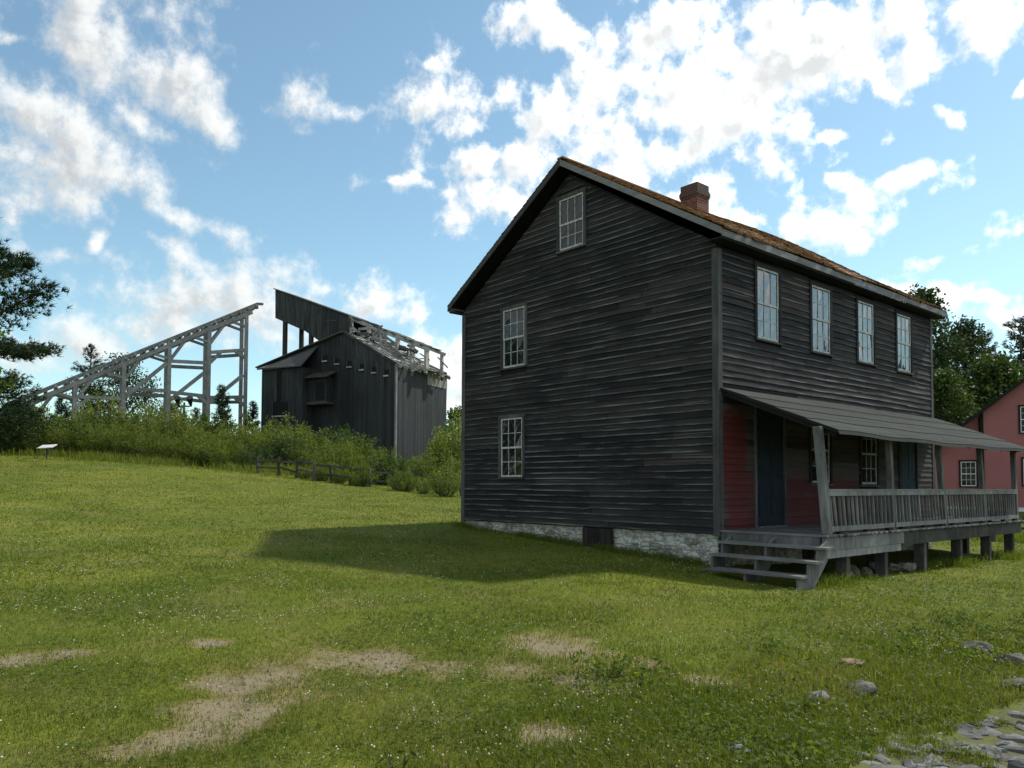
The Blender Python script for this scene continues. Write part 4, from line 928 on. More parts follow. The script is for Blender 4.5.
for bk in (0.0, WB):
    for x in PXS:
        gz = h(*(TORG+L3*x+B3*bk)[:2])-TZ-.6
        part('post', lambda m_: m_.beam((x, bk, gz), (x, bk, ztop(x)-.35), .31, .31, 0, .4+.4*rng.random(), side=(1, 0, 0)))
    e = tl(262, 303.0)
    part('girder', lambda m_: m_.beam((TOPA[0]-1, bk, ztop(TOPA[0]-1)-.66), (PXS[0]+.5, bk, ztop(PXS[0]+.5)-.66), .3, .36, 0, .6, side=(0, 1, 0)))
    part('stringer', lambda m_: m_.beam((TOPA[0]-1, bk, ztop(TOPA[0]-1)-.02), (PXS[0]+.9, bk, ztop(PXS[0]+.9)-.02), .24, .16, 0, .2, side=(0, 1, 0)))
    part('stringer', lambda m_: m_.beam((PXS[0]+.9, bk, ztop(PXS[0]+.9)-.02), (e[0]+.1, bk, e[2]-.1), .3, .2, 0, .3, side=(0, 1, 0)))
    for i, x in enumerate(PXS):
        for sg in (1, -1):
            if i == 0 and sg > 0: continue
            k = 1.35; xe = x+sg*k; ze = ztop(xe)-.8; zs = ztop(x)-(.9+1.25 if sg > 0 else 1.9)+.0
            part('knee_brace', lambda m_: m_.beam((x, bk, zs), (xe, bk, ze), .22, .22, 0, .6, side=(0, 1, 0)))
xx = TOPA[0]-1
while xx < PXS[0]+1.2:
    part('tie', lambda m_: m_.beam((xx, -.35, ztop(xx)-.24), (xx, WB+.35, ztop(xx)-.24), .24, .2, 0, rng.random(), side=(1, 0, 0))); xx += .75
def strut(pa, pb, back, s=.25, name='strut'):
    a, b_ = tl(*pa, back), tl(*pb, back); part(name, lambda m_: m_.beam(a, b_, s, s+.05, 0, .3+.6*rng.random(), side=(0, 1, 0)))
for (ya, yb, xa, xb) in ((350, 352.5, 245, 208.3), (397, 397.5, 245, 208.3), (363, 361.0, 208.3, 168.7), (396.5, 392.0, 208.3, 168.7), (391, 388.5, 168.7, 123.6), (399, 396.5, 123.6, 75.2)):
    strut((xa, ya), (xb, yb), 0.0)
    if xb > 100: strut((xa-4, ya+5), (xb-4, yb+5), WB)
for (a, b_) in (((243, 375), (210, 402)), ((206.5, 371), (170, 400)), ((167, 363), (125, 397)), ((122, 398), (125.5, 394))):
    strut(a, b_, 0.0, .29, 'diagonal_brace')
for (a, b_) in (((208, 365), (221, 352)), ((245, 358), (235, 351)), ((245, 406), (234, 397)), ((208, 404), (198, 396)), ((76.5, 407), (89, 399)), ((208.5, 403), (219, 397))):
    strut(a, b_, 0.0, .24, 'knee_brace')
for bkx in PXS[:3]:
    part('cross_tie', lambda m_: m_.beam((bkx, 0, 4.5), (bkx, WB, 4.5), .26, .28, 0, .5, side=(1, 0, 0)))

# ---------------------------------------------------------------- red house beyond the porch
RROT = math.radians(26.5)
RU = np.array([RH[0]*math.cos(RROT)-FH[0]*math.sin(RROT), RH[1]*math.cos(RROT)-FH[1]*math.sin(RROT), 0]); RN = np.array([FH[0]*math.cos(RROT)+RH[0]*math.sin(RROT), FH[1]*math.cos(RROT)+RH[1]*math.sin(RROT), 0])
RO = at(985, 500, 41.0)*np.array([1, 1, 0])
redhouse = empty('red_house', tuple(RO), math.atan2(RU[1], RU[0]), 'red clapboard house with white sash windows beyond the porch', 'house')
def rl_(px, py, o=0.0): q_ = on_plane(px, py, RO+RN*o, RN)-RO; return (q_@RU, q_[2])
zg = -.1; r1 = rl_(1024, 380); r0 = rl_(962, 425.5); slr = (r1[1]-r0[1])/(r1[0]-r0[0]); xpk = r1[0]+3.6; zpk = r1[1]+slr*(xpk-r1[0]); xl = rl_(940, 470, .35)[0]; xr = 13.5
def rz_(x): return zpk-slr*abs(x-xpk)
mb = MB(); mb.prism([(0, 0, zg), (xr, 0, zg), (xr, 0, rz_(xr)-.1), (xpk, 0, zpk-.1), (0, 0, rz_(0)-.1)], (0, 9, 0), 0); mb.build('wall', M['redhouse'], redhouse)
mb = MB(); mb.prism([(xl, .35, zg), (-.005, .35, zg), (-.005, .35, rz_(0)-.1), (xl, .35, rz_(xl)-.1)], (0, 8.4, 0), 0); mb.build('wall', M['redhouse'], redhouse)
mb = MB(); mb.box(xl+.02, xr-.02, .38, 8.9, -1.2, zg, 0); mb.box(.02, xr-.05, .03, .36, -1.2, zg, 0); mb.build('foundation', M['white'], redhouse)
mb = MB(); mb.box(-.10, -.002, -.04, .34, zg, rz_(0)-.15, 0, .2); mb.build('corner_board', M['darkred'] if 'darkred' in M else M['dark'], redhouse)
mb = MB()
for sg, xe in ((1, xl-.5), (-1, xr+.5)): mb.prism([(xe, -.45, rz_(xe)-.1), (xpk, -.45, zpk-.1), (xpk, -.45, zpk+.09), (xe, -.45, rz_(xe)+.09)], (0, 10, 0), 0, .2)
mb.build('roof', M['dark'], redhouse)
def rwin(pa, pb, o, cols=3):
    (x0, z1), (x1, z0) = rl_(*pa, o), rl_(*pb, o); wo_ = window(redhouse, (x0, o-.004, z0), (1, 0, 0), (0, -1, 0), x1-x0, z1-z0, cols, 2, 2, M['dimglass'], M['dark'], M['white'], 1)
rwin((960.5, 462), (976.5, 486), .35); rwin((980.2, 419.5), (984.8, 433), .35, 2)
rwin((1020, 407), (1035, 432), 0.0); rwin((1023, 459), (1038, 485), 0.0); rwin((1058, 459), (1075, 486), 0.0); rwin((1056, 406), (1073, 433), 0.0)

# ---------------------------------------------------------------- fences, lamp, sign
def rail_fence(pts, label, hgt, nrail, rail_h, seedv, name='rail_fence', mat='fence'):
    r_ = np.random.default_rng(seedv); p0 = np.array(pts[0]); f = empty(name, (p0[0], p0[1], h(p0[0], p0[1])), 0, label, 'fence'); o0 = np.array(f.location)
    tops = []
    for (x, y) in pts:
        z = h(x, y); hh = hgt*(1+r_.normal(0, .06)); mb = MB(); mb.beam((x-o0[0], y-o0[1], z-o0[2]-.3), (x-o0[0]+r_.normal(0, .09), y-o0[1]+r_.normal(0, .09), z-o0[2]+hh), .11, .11, 0, r_.random()); mb.build('post', M[mat], f)
        tops.append((x-o0[0], y-o0[1], z-o0[2]))
    for i in range(len(pts)-1):
        for k in range(nrail):
            a, b_ = np.array(tops[i]), np.array(tops[i+1]); zz = hgt*(.42+.48*k/max(1, nrail-1)) if nrail > 1 else hgt*.85
            mb = MB(); mb.beam(a+(0, 0, zz+r_.normal(0, .075)), b_+(0, 0, zz+r_.normal(0, .075)), rail_h*.6, rail_h, 0, r_.random()); mb.build('rail', M[mat], f)
    return f
fp = [gp(a, b_)[:2] for a, b_ in ((258, 473), (279, 476), (296, 478), (313, 481), (332, 483), (350, 485), (371, 487), (394, 489), (418, 491), (441, 493.5), (462, 496))]
rail_fence(fp, 'dark old post and rail fence along the lawn in front of the breaker', 1.0, 2, .11, 5)
fp2 = [gp(a, b_)[:2] for a, b_ in ((88, 461), (104, 461.5), (121, 462.5), (138, 463.5))]
fp2 = [spot(px, 49.0) for px in (90, 106, 122, 138)]
rail_fence(fp2, 'short piece of dark fence almost lost in bushes below the trestle', 1.5, 3, .14, 6)
fp3 = [st((px-512)/FPX*24.5, 24.5+i*.2)[:2] for i, px in enumerate((925, 962, 1000, 1040, 1080, 1120))]
rail_fence(fp3, 'low dark fence of thin rails seen under the far end of the porch', .85, 4, .07, 7)
lp = np.array(spot(183, 53.0)); lz = h(*lp)
lamp = empty('floodlight_pole', (lp[0], lp[1], lz), YR, 'slim black pole with two dark floodlight heads standing among the bushes', 'lamp')
dl = float((lp-CAM[:2])@FH); ztop_ = CAM[2]+(486-400)/FPX*dl-lz
mb = MB(); mb.tube([(0, 0, -.3), (0, 0, ztop_-.5)], [.09, .07], 8); mb.build('pole', M['iron'], lamp)
mb = MB(); mb.beam((-.45, 0, ztop_-.5), (.5, 0, ztop_-.45), .08, .08); mb.tube([(0, 0, ztop_-.5), (0, 0, ztop_-.2)], [.06, .06], 6); mb.build('arm', M['iron'], lamp)
for (x, rz, s_) in ((-.42, .5, 1.0), (.42, -.6, 1.05)):
    mb = MB(); mb.tube([(x, .1, ztop_-.42), (x, 0, ztop_-.25), (x+.02, -.2*s_, ztop_-.0), (x+.03, -.28, ztop_+.1)], [.07, .12, .21*s_, .23*s_], 10); mb.build('lamp_head', M['iron'], lamp)
sp = gp(47, 458.5); sg_ = empty('information_sign', (sp[0], sp[1], h(sp[0], sp[1])), YR, 'small pale tilted sign panel on one post at the lawn edge', 'sign')
mb = MB(); mb.beam((0, 0, -.2), (0, 0, .62), .09, .09); mb.build('post', M['fence'], sg_)
mb = MB(); mb.hexa([(-.42, -.28, .55), (.42, -.28, .60), (.42, .25, .80), (-.42, .25, .75), (-.42, -.28, .59), (.42, -.28, .64), (.42, .25, .84), (-.42, .25, .79)]); mb.build('panel', M['panel'], sg_)

# ---------------------------------------------------------------- vegetation
def quads_from(c, a, b):
    V = np.stack([c-a, c-b*.9+a*.1, c+a, c+b*.9+a*.1], 1).reshape(-1, 3); n = len(c)
    return V, np.arange(n)*4, np.arange(n*4)
def rand_dirs(n, r_, up=0.0):
    d = r_.normal(0, 1, (n, 3)); d[:, 2] += up; return d/np.linalg.norm(d, axis=1)[:, None]
def leaf_mesh(name, c, ln, wd, tint, mat, r_, droop=-.2, up=.6):
    n = len(c); nrm = rand_dirs(n, r_, up); a = np.cross(nrm, rand_dirs(n, r_)); a = a/(np.linalg.norm(a, axis=1)[:, None]+1e-9); a[:, 2] += droop
    b = np.cross(nrm, a); b = b/(np.linalg.norm(b, axis=1)[:, None]+1e-9)
    L_ = (ln*r_.uniform(.6, 1.3, n))[:, None]*.5; W_ = (wd*r_.uniform(.7, 1.2, n))[:, None]*.5
    V, s_, l_ = quads_from(c, a*L_, b*W_)
    return npmesh(name, V, s_, l_, mat, {'tint': np.repeat(tint, 4)})
def clumped(r_, centers, radii, per, shell=.55, squash=.8):
    out = []; sh = []
    for c, R in zip(centers, radii):
        n = int(per*R*R); d = rand_dirs(n, r_); rr = R*(shell+(1-shell)*r_.random(n))*r_.uniform(.72, 1.12, n)
        lump = 1+.28*np.sin(d[:, 0]*5+c[0]*3)*np.sin(d[:, 1]*5+c[1]*2)+.2*np.sin(d[:, 2]*7+c[2])
        p = d*(rr*lump)[:, None]; p[:, 2] *= squash; out.append(np.asarray(c)+p); sh.append(np.full(n, r_.normal(0, .13)))
    return np.concatenate(out), np.concatenate(sh)

def shrub_proto(seed, hgt, wid, mat, sprays, lf=(.17, .075)):
    r_ = np.random.default_rng(seed); root = empty('shrub'); st_ = MB(); C_ = []; T_ = []
    for i in range(sprays):
        an = r_.uniform(0, 6.28); rd = wid*.5*math.sqrt(r_.random()); top = np.array([math.cos(an)*rd*1.15, math.sin(an)*rd*1.15, hgt*(1-.45*(rd/(wid*.5))**2)*r_.uniform(.62, 1.08)])
        b0 = np.array([math.cos(an)*rd*.25, math.sin(an)*rd*.25, -.15]); mid = (b0+top)*.5+np.array([math.cos(an), math.sin(an), 0])*rd*.25
        st_.tube([b0, mid, top], [.030, .020, .006], 4, 0, .5, False)
        n = int(70*hgt/2.2); q = r_.random(n)**.75; base = (1-q)[:, None]**2*b0+2*(q*(1-q))[:, None]*mid+(q**2)[:, None]*top
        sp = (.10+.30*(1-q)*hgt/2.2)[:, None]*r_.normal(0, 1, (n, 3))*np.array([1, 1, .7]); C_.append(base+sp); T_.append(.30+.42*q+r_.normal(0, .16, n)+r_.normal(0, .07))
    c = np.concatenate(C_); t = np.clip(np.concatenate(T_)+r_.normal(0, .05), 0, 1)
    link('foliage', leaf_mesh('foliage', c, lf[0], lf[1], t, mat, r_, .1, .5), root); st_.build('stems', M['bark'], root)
    return root
def broad_tree(seed, hgt, wid, mat, base_h, nclump, lf=(.30, .20), per=75, kind='tree', shape=1.0, trunk_r=.2):
    r_ = np.random.default_rng(seed); root = empty(kind); tr = MB(); cs = []; rs = []
    for i in range(nclump):
        q = r_.random(); z = base_h+(hgt-base_h)*q; env = wid*.5*(math.sin(math.pi*min(1, .14+.86*q)**shape)*.85+.15*(1-q)); an = r_.uniform(0, 6.28); rd = env*math.sqrt(r_.uniform(.15, 1))
        R = wid*r_.uniform(.10, .19); cs.append(np.array([math.cos(an)*rd, math.sin(an)*rd, min(z, hgt-R*.6)])); rs.append(R)
    tr.tube([(0, 0, -.4), (.05*hgt*.2, 0, hgt*.3), (0, .1, hgt*.6), (.1, 0, hgt*.88)], [trunk_r*1.2, trunk_r, trunk_r*.6, trunk_r*.15], 8)
    for c in cs[:min(40, nclump)]:
        z0 = max(base_h*.7, c[2]-np.hypot(c[0], c[1])*.8-.5); m_ = np.array([c[0]*.5, c[1]*.5, (z0+c[2])*.5+.15]); tr.tube([(0, 0, z0), m_, c], [trunk_r*.4, trunk_r*.22, .02], 5, 0, .5, False)
    p, sh = clumped(r_, cs, rs, per); keep = p[:, 2] > .2; p = p[keep]; sh = sh[keep]
    t = np.clip(.42+sh+r_.normal(0, .15, len(p))+(p[:, 2]/hgt-.5)*.15, 0, 1)
    link('crown', leaf_mesh('crown', p, lf[0], lf[1], t, mat, r_, -.2, .7), root); tr.build('trunk', M['bark'], root, True)
    return root
def tuft_mesh(name, c, d, r_, ln, wd, nb, tint, mat):
    n = len(c); D = np.repeat(d, nb, 0)+r_.normal(0, .55, (n*nb, 3)); D = D/np.linalg.norm(D, axis=1)[:, None]; Cc = np.repeat(c, nb, 0)
    sd_ = np.cross(D, rand_dirs(n*nb, r_)); sd_ = sd_/(np.linalg.norm(sd_, axis=1)[:, None]+1e-9)
    L_ = (ln*r_.uniform(.6, 1.2, n*nb))[:, None]; V = np.stack([Cc-sd_*wd*.5, Cc+sd_*wd*.5, Cc+D*L_+sd_*wd*.12, Cc+D*L_-sd_*wd*.12], 1).reshape(-1, 3)
    return npmesh(name, V, np.arange(n*nb)*4, np.arange(n*nb*4), mat, {'tint': np.repeat(np.repeat(tint, nb), 4)})
def pine(seed, hgt, spread, base_h, whorl, tufts=26, needle=(.20, .022), nb=10, kind='pine_tree', taper=1.0, trunk_r=.24, upturn=.12, size=.35):
    r_ = np.random.default_rng(seed); root = empty(kind); tr = MB(); C_ = []; D_ = []; T_ = []
    tr.tube([(0, 0, -.4), (0, 0, hgt*.5), (.05, 0, hgt*.97)], [trunk_r*1.15, trunk_r*.7, .04], 8); z = base_h
    while z < hgt-.3:
        q = (z-base_h)/(hgt-base_h); ln = spread*.5*((1-q)**taper*.95+.08)
        for b in range(r_.integers(4, 7)):
            an = r_.uniform(0, 6.28); l_ = ln*r_.uniform(.6, 1.15); dr = np.array([math.cos(an), math.sin(an), 0]); z0 = z+r_.normal(0, .2)
            e = np.array([0, 0, z0])+dr*l_+np.array([0, 0, l_*(upturn+.12*r_.normal()+.25*q)]); m_ = np.array([0, 0, z0])+dr*l_*.5+np.array([0, 0, -l_*.02])
            tr.tube([(0, 0, z0), m_, e], [.05+.02*l_, .03+.008*l_, .012], 5, 0, .5, False)
            sub = max(3, int(tufts*l_/3.0)); br = r_.normal(0, .1)
            for k in range(sub):
                f = r_.uniform(.22, 1.0)**.8; p = (1-f)**2*np.array([0, 0, z0])+2*f*(1-f)*m_+f*f*e
                w = (.28+.5*math.sin(math.pi*min(1, f*.9)))*size*l_*.42; sdv = np.array([-dr[1], dr[0], 0]); p = p+sdv*r_.normal(0, w)+dr*r_.normal(0, .1)+np.array([0, 0, r_.normal(.08, .16)*(size*1.3)])
                C_.append(p); dd = dr*.8+sdv*r_.normal(0, .6)+np.array([0, 0, .45]); D_.append(dd/np.linalg.norm(dd)); T_.append(.45+br+r_.normal(0, .16))
        z += whorl*r_.uniform(.7, 1.25)
    link('crown', tuft_mesh('crown', np.array(C_), np.array(D_), r_, needle[0], needle[1], nb, np.clip(T_, 0, 1), M['needle']), root); tr.build('trunk', M['bark'], root, True)
    return root
def put(o, x, y, s, rz, label, cat, group=None, sz=None, dz=0.0):
    o.location = (x, y, h(x, y)+dz); o.rotation_euler = (0, 0, rz); o.scale = (s, s, s*(sz or 1)); tag(o, label, cat, group); return o
_v = np.random.default_rng(77)

# shrubs between lawn and trestle / breaker
protos = [shrub_proto(100+i, 2.6+.4*(i % 3), 2.9+.3*i, M['shrubleaf'], 34+5*i) for i in range(5)]
dprotos = [shrub_proto(120+i, 2.8, 3.2, M['midleaf'], 40, (.20, .11)) for i in range(2)]
pprotos = [shrub_proto(130+i, 3.0+.5*i, 2.2+.4*i, M['paleleaf'], 24+6*i, (.15, .10)) for i in range(3)]
used = set()
def place(protolist, i, x, y, s, label, cat, group):
    p = protolist[i % len(protolist)]
    if p.name in used: p = copy_tree(p)
    else: used.add(p.name)
    return put(p, x, y, s, _v.uniform(0, 6.28), label, cat, group)
zones = (('leafy green shrub in the thicket below the timber trestle', 'shrubs below the trestle', [(px, d, s) for px in np.arange(30, 262, 13.5) for d, s in ((48, .62), (51.5, .88), (57, 1.02))]),
         ('leafy green shrub between the rail fence and the black breaker', 'shrubs before the breaker', [(px, d, s) for px in np.arange(268, 345, 14) for d, s in ((50.5, .72), (55, .95), (60, 1.15))]),
         ('low green shrub behind the fence in front of the breaker corner', 'low shrubs by the breaker corner', [(px, d, s) for px in np.arange(346, 465, 13) for d, s in ((48.5, .66), (54, .74))]))
n_ = 0
for lab, grp, pts in zones:
    for (px, d, s) in pts:
        x, y = spot(px+_v.normal(0, 4), d+_v.normal(0, 1.0))
        u_ = _v.random(); place(protos if u_ < .50 else (pprotos if u_ < .78 else dprotos), int(_v.integers(0, 5)), x, y, s*_v.uniform(.55, 1.3), lab, 'shrub', grp); n_ += 1
for px in np.arange(2, 45, 11):
    x, y = spot(px+_v.normal(0, 3), 50+_v.normal(0, 1)); place(dprotos, 1, x, y, _v.uniform(.8, 1.15), 'dark green bush at the foot of the big pine', 'bush', 'bushes under the pine')
for i, (px, s_) in enumerate(((304, .34), (322, .42), (340, .30), (361, .50), (404, .42), (424, .36), (446, .55))):
    b_ = gp(px, 478+(px-300)*.13); place(protos+pprotos, i, b_[0], b_[1], s_, 'knee high leafy bush growing through the rail fence', 'shrub', 'bushes along the rail fence')
for i, (px, d_, s_) in enumerate(((449, 56, 1.25), (456, 60, 1.5), (464, 55, 1.3), (452, 66, 1.7))):
    x, y = spot(px, d_); place(pprotos, i, x, y, s_, 'tall yellow green bush in the gap right of the breaker', 'shrub', 'bushes right of the breaker')
x, y = spot(386, 45.2); place(dprotos, 0, x, y, .72, 'dark rounded bush on the lawn side of the rail fence', 'bush', None)
x, y = spot(205, 46.3); place(dprotos, 1, x, y, .45, 'lowest dark bush standing out onto the lawn edge below the trestle', 'bush', None)

# big white pine at the left edge, its lower boughs and a small maple under it
big = pine(209, 12.6, 14.4, 5.0, .75, tufts=250, needle=(.25, .034), nb=12, taper=.85, trunk_r=.32, upturn=.14, size=.50)
x, y = spot(-112, 31.5); put(big, x, y, 1, .6, 'tall dark pine with layered boughs at the left edge', 'pine tree')
low = pine(202, 4.6, 8.0, .3, .36, tufts=95, needle=(.26, .034), nb=11, kind='pine_tree', taper=.55, trunk_r=.1, upturn=.06, size=.75)
x, y = spot(-8, 47.5); put(low, x, y, 1, 0, 'short spreading pine, dark and low, in front of the bushes at the left edge', 'pine tree')
mp_ = broad_tree(203, 6.8, 3.4, M['shrubleaf'], 2.4, 34, (.20, .13), 110, 'maple_tree', 1.0, .09)
x, y = spot(-34, 29.5); put(mp_, x, y, 1, 0, 'young yellow green maple in front of the tall pine trunk', 'maple tree', None, None, 0)

# trees behind the trestle
t1 = broad_tree(211, 11.6, 9.5, M['darkleaf'], 2.2, 95, (.34, .2), 34, 'tree', .9, .22)
x, y = spot(118, 84); put(t1, x, y, 1, .3, 'open dark tree seen through the middle of the trestle', 'tree', None)
t2 = pine(212, 13.2, 7.5, 2.0, .8, tufts=44, needle=(.34, .045), nb=8, taper=.8, size=.6); x, y = spot(88, 86); put(t2, x, y, 1, .3, 'tallest pine behind the trestle, rising above its deck', 'pine tree')
sp_ = pine(213, 6.6, 3.6, .4, .34, tufts=60, needle=(.28, .04), nb=8, taper=1.0, trunk_r=.1, size=.6)
x, y = spot(221, 68); put(sp_, x, y, 1, .9, 'small pointed fir between the last two trestle bents', 'fir tree')
for i, (px, d, s, lb) in enumerate(((252, 74, .9, 'dark fir in the gap between trestle and breaker'), (196, 88, 1.0, 'fir behind the trestle, left of the floodlight pole'), (60, 82, 1.05, 'fir behind the low end of the trestle'))):
    c = copy_tree(sp_); x, y = spot(px, d); put(c, x, y, s, i*1.3, lb, 'fir tree')
bt = broad_tree(214, 7.5, 6.5, M['midleaf'], .5, 60, (.3, .2), 60, 'tree', .9, .14)
for i, (px, d, s, lb) in enumerate(((170, 92, 1.0, 'round green tree far behind the trestle diagonals'), (30, 88, .85, 'round green tree behind the foot of the ramp'), (456, 88, 1.15, 'green tree in the gap between breaker and black house'), (470, 70, .75, 'lower green tree half hidden by the corner of the black house'))):
    c = bt if i == 0 else copy_tree(bt); x, y = spot(px, d); put(c, x, y, s, i*1.7, lb, 'tree')
# trees right of the house
big_r = broad_tree(221, 16.6, 8.5, M['darkleaf'], 1.2, 120, (.32, .2), 75, 'tree', .8, .3)
x, y = spot(926, 62); put(big_r, x, y, 1, 0, 'tall dark tree rising just past the far corner of the black house', 'tree')
for i, (px, d, s, lb, src) in enumerate(((968, 66, .90, 'dark green tree behind the roof of the red house', 0), (1042, 70, .98, 'dark tree at the right edge behind the red house', 0), (905, 70, .85, 'dark tree hidden mostly by the black house', 0))):
    c = copy_tree(big_r); x, y = spot(px, d); put(c, x, y, s, 1.1+i*1.9, lb, 'tree')
ml = broad_tree(222, 9.6, 8.0, M['midleaf'], .6, 90, (.30, .2), 70, 'maple_tree', .8, .2)
for i, (px, d, s, lb) in enumerate(((940, 54, .92, 'lighter green maple low beside the end of the black house'), (998, 60, 1.12, 'broad lighter maple in front of the dark trees'), (1065, 62, 1.1, 'maple behind the ridge of the red house'))):
    c = ml if i == 0 else copy_tree(ml); x, y = spot(px, d); put(c, x, y, s, i*2.1, lb, 'maple tree')
pr = pine(223, 15.6, 8.0, 4.0, .75, tufts=46, needle=(.34, .045), nb=8, taper=.75, size=.6)
for i, (px, d, s, lb) in enumerate(((984, 72, .98, 'pine with a flat top above the maples'), (1024, 66, 1.0, 'pine with open boughs at the right edge of the sky'), (950, 76, 1.02, 'pine standing behind the tall dark tree'))):
    c = pr if i == 0 else copy_tree(pr); x, y = spot(px, d); put(c, x, y, s, i*2.4, lb, 'pine tree')

# ---------------------------------------------------------------- grass, clover, weeds
FLOOR_HOUSE = lambda x, y: (x > -W-.02) & (x < 0.03) & (y > -.03) & (y < L+.05)
def scatter(n, t0, t1, seed, pw=1.0, half=.74):
    r_ = np.random.default_rng(seed); t = t0+(t1-t0)*r_.random(n)**pw; s = -(half*t+.6)+r_.random(n)*(half*t+.6+1.0*t+1.2); p = st(0, 0)
    x = CAM[0]+s*RH[0]+t*FH[0]; y = CAM[1]+s*RH[1]+t*FH[1]; return x, y, t, r_
def blades(name, x, y, hgt, wid, tint, mat, r_, lean=.55, obj_label=None):
    n = len(x); z = H(x, y)-.012; an = r_.uniform(0, 6.28, n); la = r_.uniform(0, 6.28, n); le = np.abs(r_.normal(0, lean, n))
    sx_, sy_ = np.cos(an)*wid*.5, np.sin(an)*wid*.5; dx, dy = np.cos(la)*np.sin(le), np.sin(la)*np.sin(le); dz = np.cos(le)
    B = np.stack([x, y, z], 1); S_ = np.stack([sx_, sy_, np.zeros(n)], 1); D1 = np.stack([dx*.4, dy*.4, np.ones(n)*.55], 1)*hgt[:, None]; D2 = np.stack([dx*1.15, dy*1.15, .4+dz*.55], 1)*hgt[:, None]
    V = np.stack([B-S_, B+S_, B+D1+S_*.75, B+D1-S_*.75, B+D2], 1).reshape(-1, 3)
    i = np.arange(n)*5; lo = np.stack([i, i+1, i+2, i+3, i+3, i+2, i+4], 1); s_ = np.stack([np.arange(n)*7, np.arange(n)*7+4], 1)
    return npmesh(name, V, s_, lo, mat, {'tint': np.repeat(np.clip(tint, 0, 1), 5)})
FD = {4.0: (3.9, 4.0), 6.0: (6.0, 9.0), 10: (10, 16.5), 18: (18, 34)}
FE = {9.0: (6.0, 9.0), 16.5: (10, 16.5), 34: (18, 34), 50: (46, 50)}
def lin(a, b, x): return np.clip((x-a)/(b-a), 0, 1)
def fade(t, t0, t1): return lin(*FD[t0], t)*(1-lin(*FE[t1], t))
def lawn_keep(x, y, r_, bare=.8):
    k = ~FLOOR_HOUSE(x, y); k &= ~((x > 0) & (x < PX-.25) & (y > 0) & (y < L)); k &= ~((x > .1) & (x < 2.1) & (y > -.95) & (y <= 0))
    k &= r_.random(len(x)) > dirt(x, y)*bare; c = cobble(x, y)+(fbm(x*3.0, y*3.0, 93, 3)-.5)*.55; k &= (c < .10) | (r_.random(len(x)) < .75*sstep(.50, .64, fbm(x*2.2, y*2.2, 91, 3))); return k
X_, Y_, TT_, HH_, WW_ = [], [], [], [], []
for (n, t0, t1, pw, hm, wm, sd_) in ((270000, 4.0, 9.0, .8, .046, .0050, 1), (290000, 6.0, 16.5, .75, .048, .0075, 2), (240000, 10, 34, .7, .053, .013, 3), (200000, 18, 50, .65, .058, .022, 4)):
    x, y, t, r_ = scatter(n, t0, t1, 300+sd_, pw); k = lawn_keep(x, y, r_)&(r_.random(n) < fade(t, t0, t1)); x, y, t = x[k], y[k], t[k]
    lu = lush(x, y); pa = patch(x, y); tall = (1-.45*(cobble(x, y) > 0))*(1+1.5*lu*(.4+r_.random(len(x)))+.9*np.clip(pa-.55, 0, 1)*3)
    hh = hm*tall*r_.uniform(.5, 1.25, len(x))
    fr = ((np.abs(y+.12) < .22) & (x < .1) & (x > -W-.3)) | ((np.abs(x+W+.1) < .3) & (y > -.2)); hh = np.where(fr, hh*2.1, hh)
    X_.append(x); Y_.append(y); WW_.append(np.full(len(x), wm)*(1+.5*lu))
    dry = fbm(x*.8, y*.8, 51, 4); dd_ = dirt(x, y); hh *= 1-.35*dd_; nearb = sstep(14, 7, t); TT_.append(.36+.10*nearb+(.34+.12*nearb)*(dry-.5)*2.4+r_.normal(0, .22, len(x))+.04*lu+.45*dd_); HH_.append(hh)
x, y = np.concatenate(X_), np.concatenate(Y_); r_ = np.random.default_rng(5)
tag(link('grass', blades('grass', x, y, np.concatenate(HH_), np.concatenate(WW_), np.concatenate(TT_), M['grass'], r_)), kind='stuff')
# clover leaves: flat three leaf patches
cx_, cy_, ct_, cs_ = [], [], [], []
for (n, t0, t1, pw, sz, sd_) in ((52000, 4.0, 9.0, .8, .018, 11), (68000, 6.0, 16.5, .75, .023, 12), (52000, 10, 34, .7, .034, 13)):
    x, y, t, r_ = scatter(n, t0, t1, 300+sd_, pw); k = lawn_keep(x, y, r_, 1.0)&(r_.random(n) < fade(t, t0, t1))&(r_.random(n) < sstep(.38, .62, fbm(x*.7, y*.7, 55, 4)+.25*lush(x, y))+.10); x, y = x[k], y[k]
    cx_.append(x); cy_.append(y); cs_.append(np.full(len(x), sz)); ct_.append(np.clip(r_.normal(.45, .2, len(x)), 0, 1))
x, y, sz, tn = map(np.concatenate, (cx_, cy_, cs_, ct_)); r_ = np.random.default_rng(6); n = len(x); zz = H(x, y)+r_.uniform(.012, .05, n)*(1+1.4*lush(x, y))
nr = rand_dirs(n, r_, 2.6); a = np.cross(nr, rand_dirs(n, r_)); a /= np.linalg.norm(a, axis=1)[:, None]; b = np.cross(nr, a); c0 = np.stack([x, y, zz], 1); Vs = []
for q in range(3):
    c_, s_ = math.cos(q*2.094), math.sin(q*2.094); d = a*c_+b*s_; e = -a*s_+b*c_; S1 = sz[:, None]
    Vs.append(np.stack([c0, c0+d*S1*.55-e*S1*.42, c0+d*S1*.95, c0+d*S1*.55+e*S1*.42], 1))
V = np.stack(Vs, 1).reshape(-1, 3); tag(link('clover', npmesh('clover', V, np.arange(n*3)*4, np.arange(n*12), M['clover'], {'tint': np.repeat(tn, 12)})), kind='stuff')
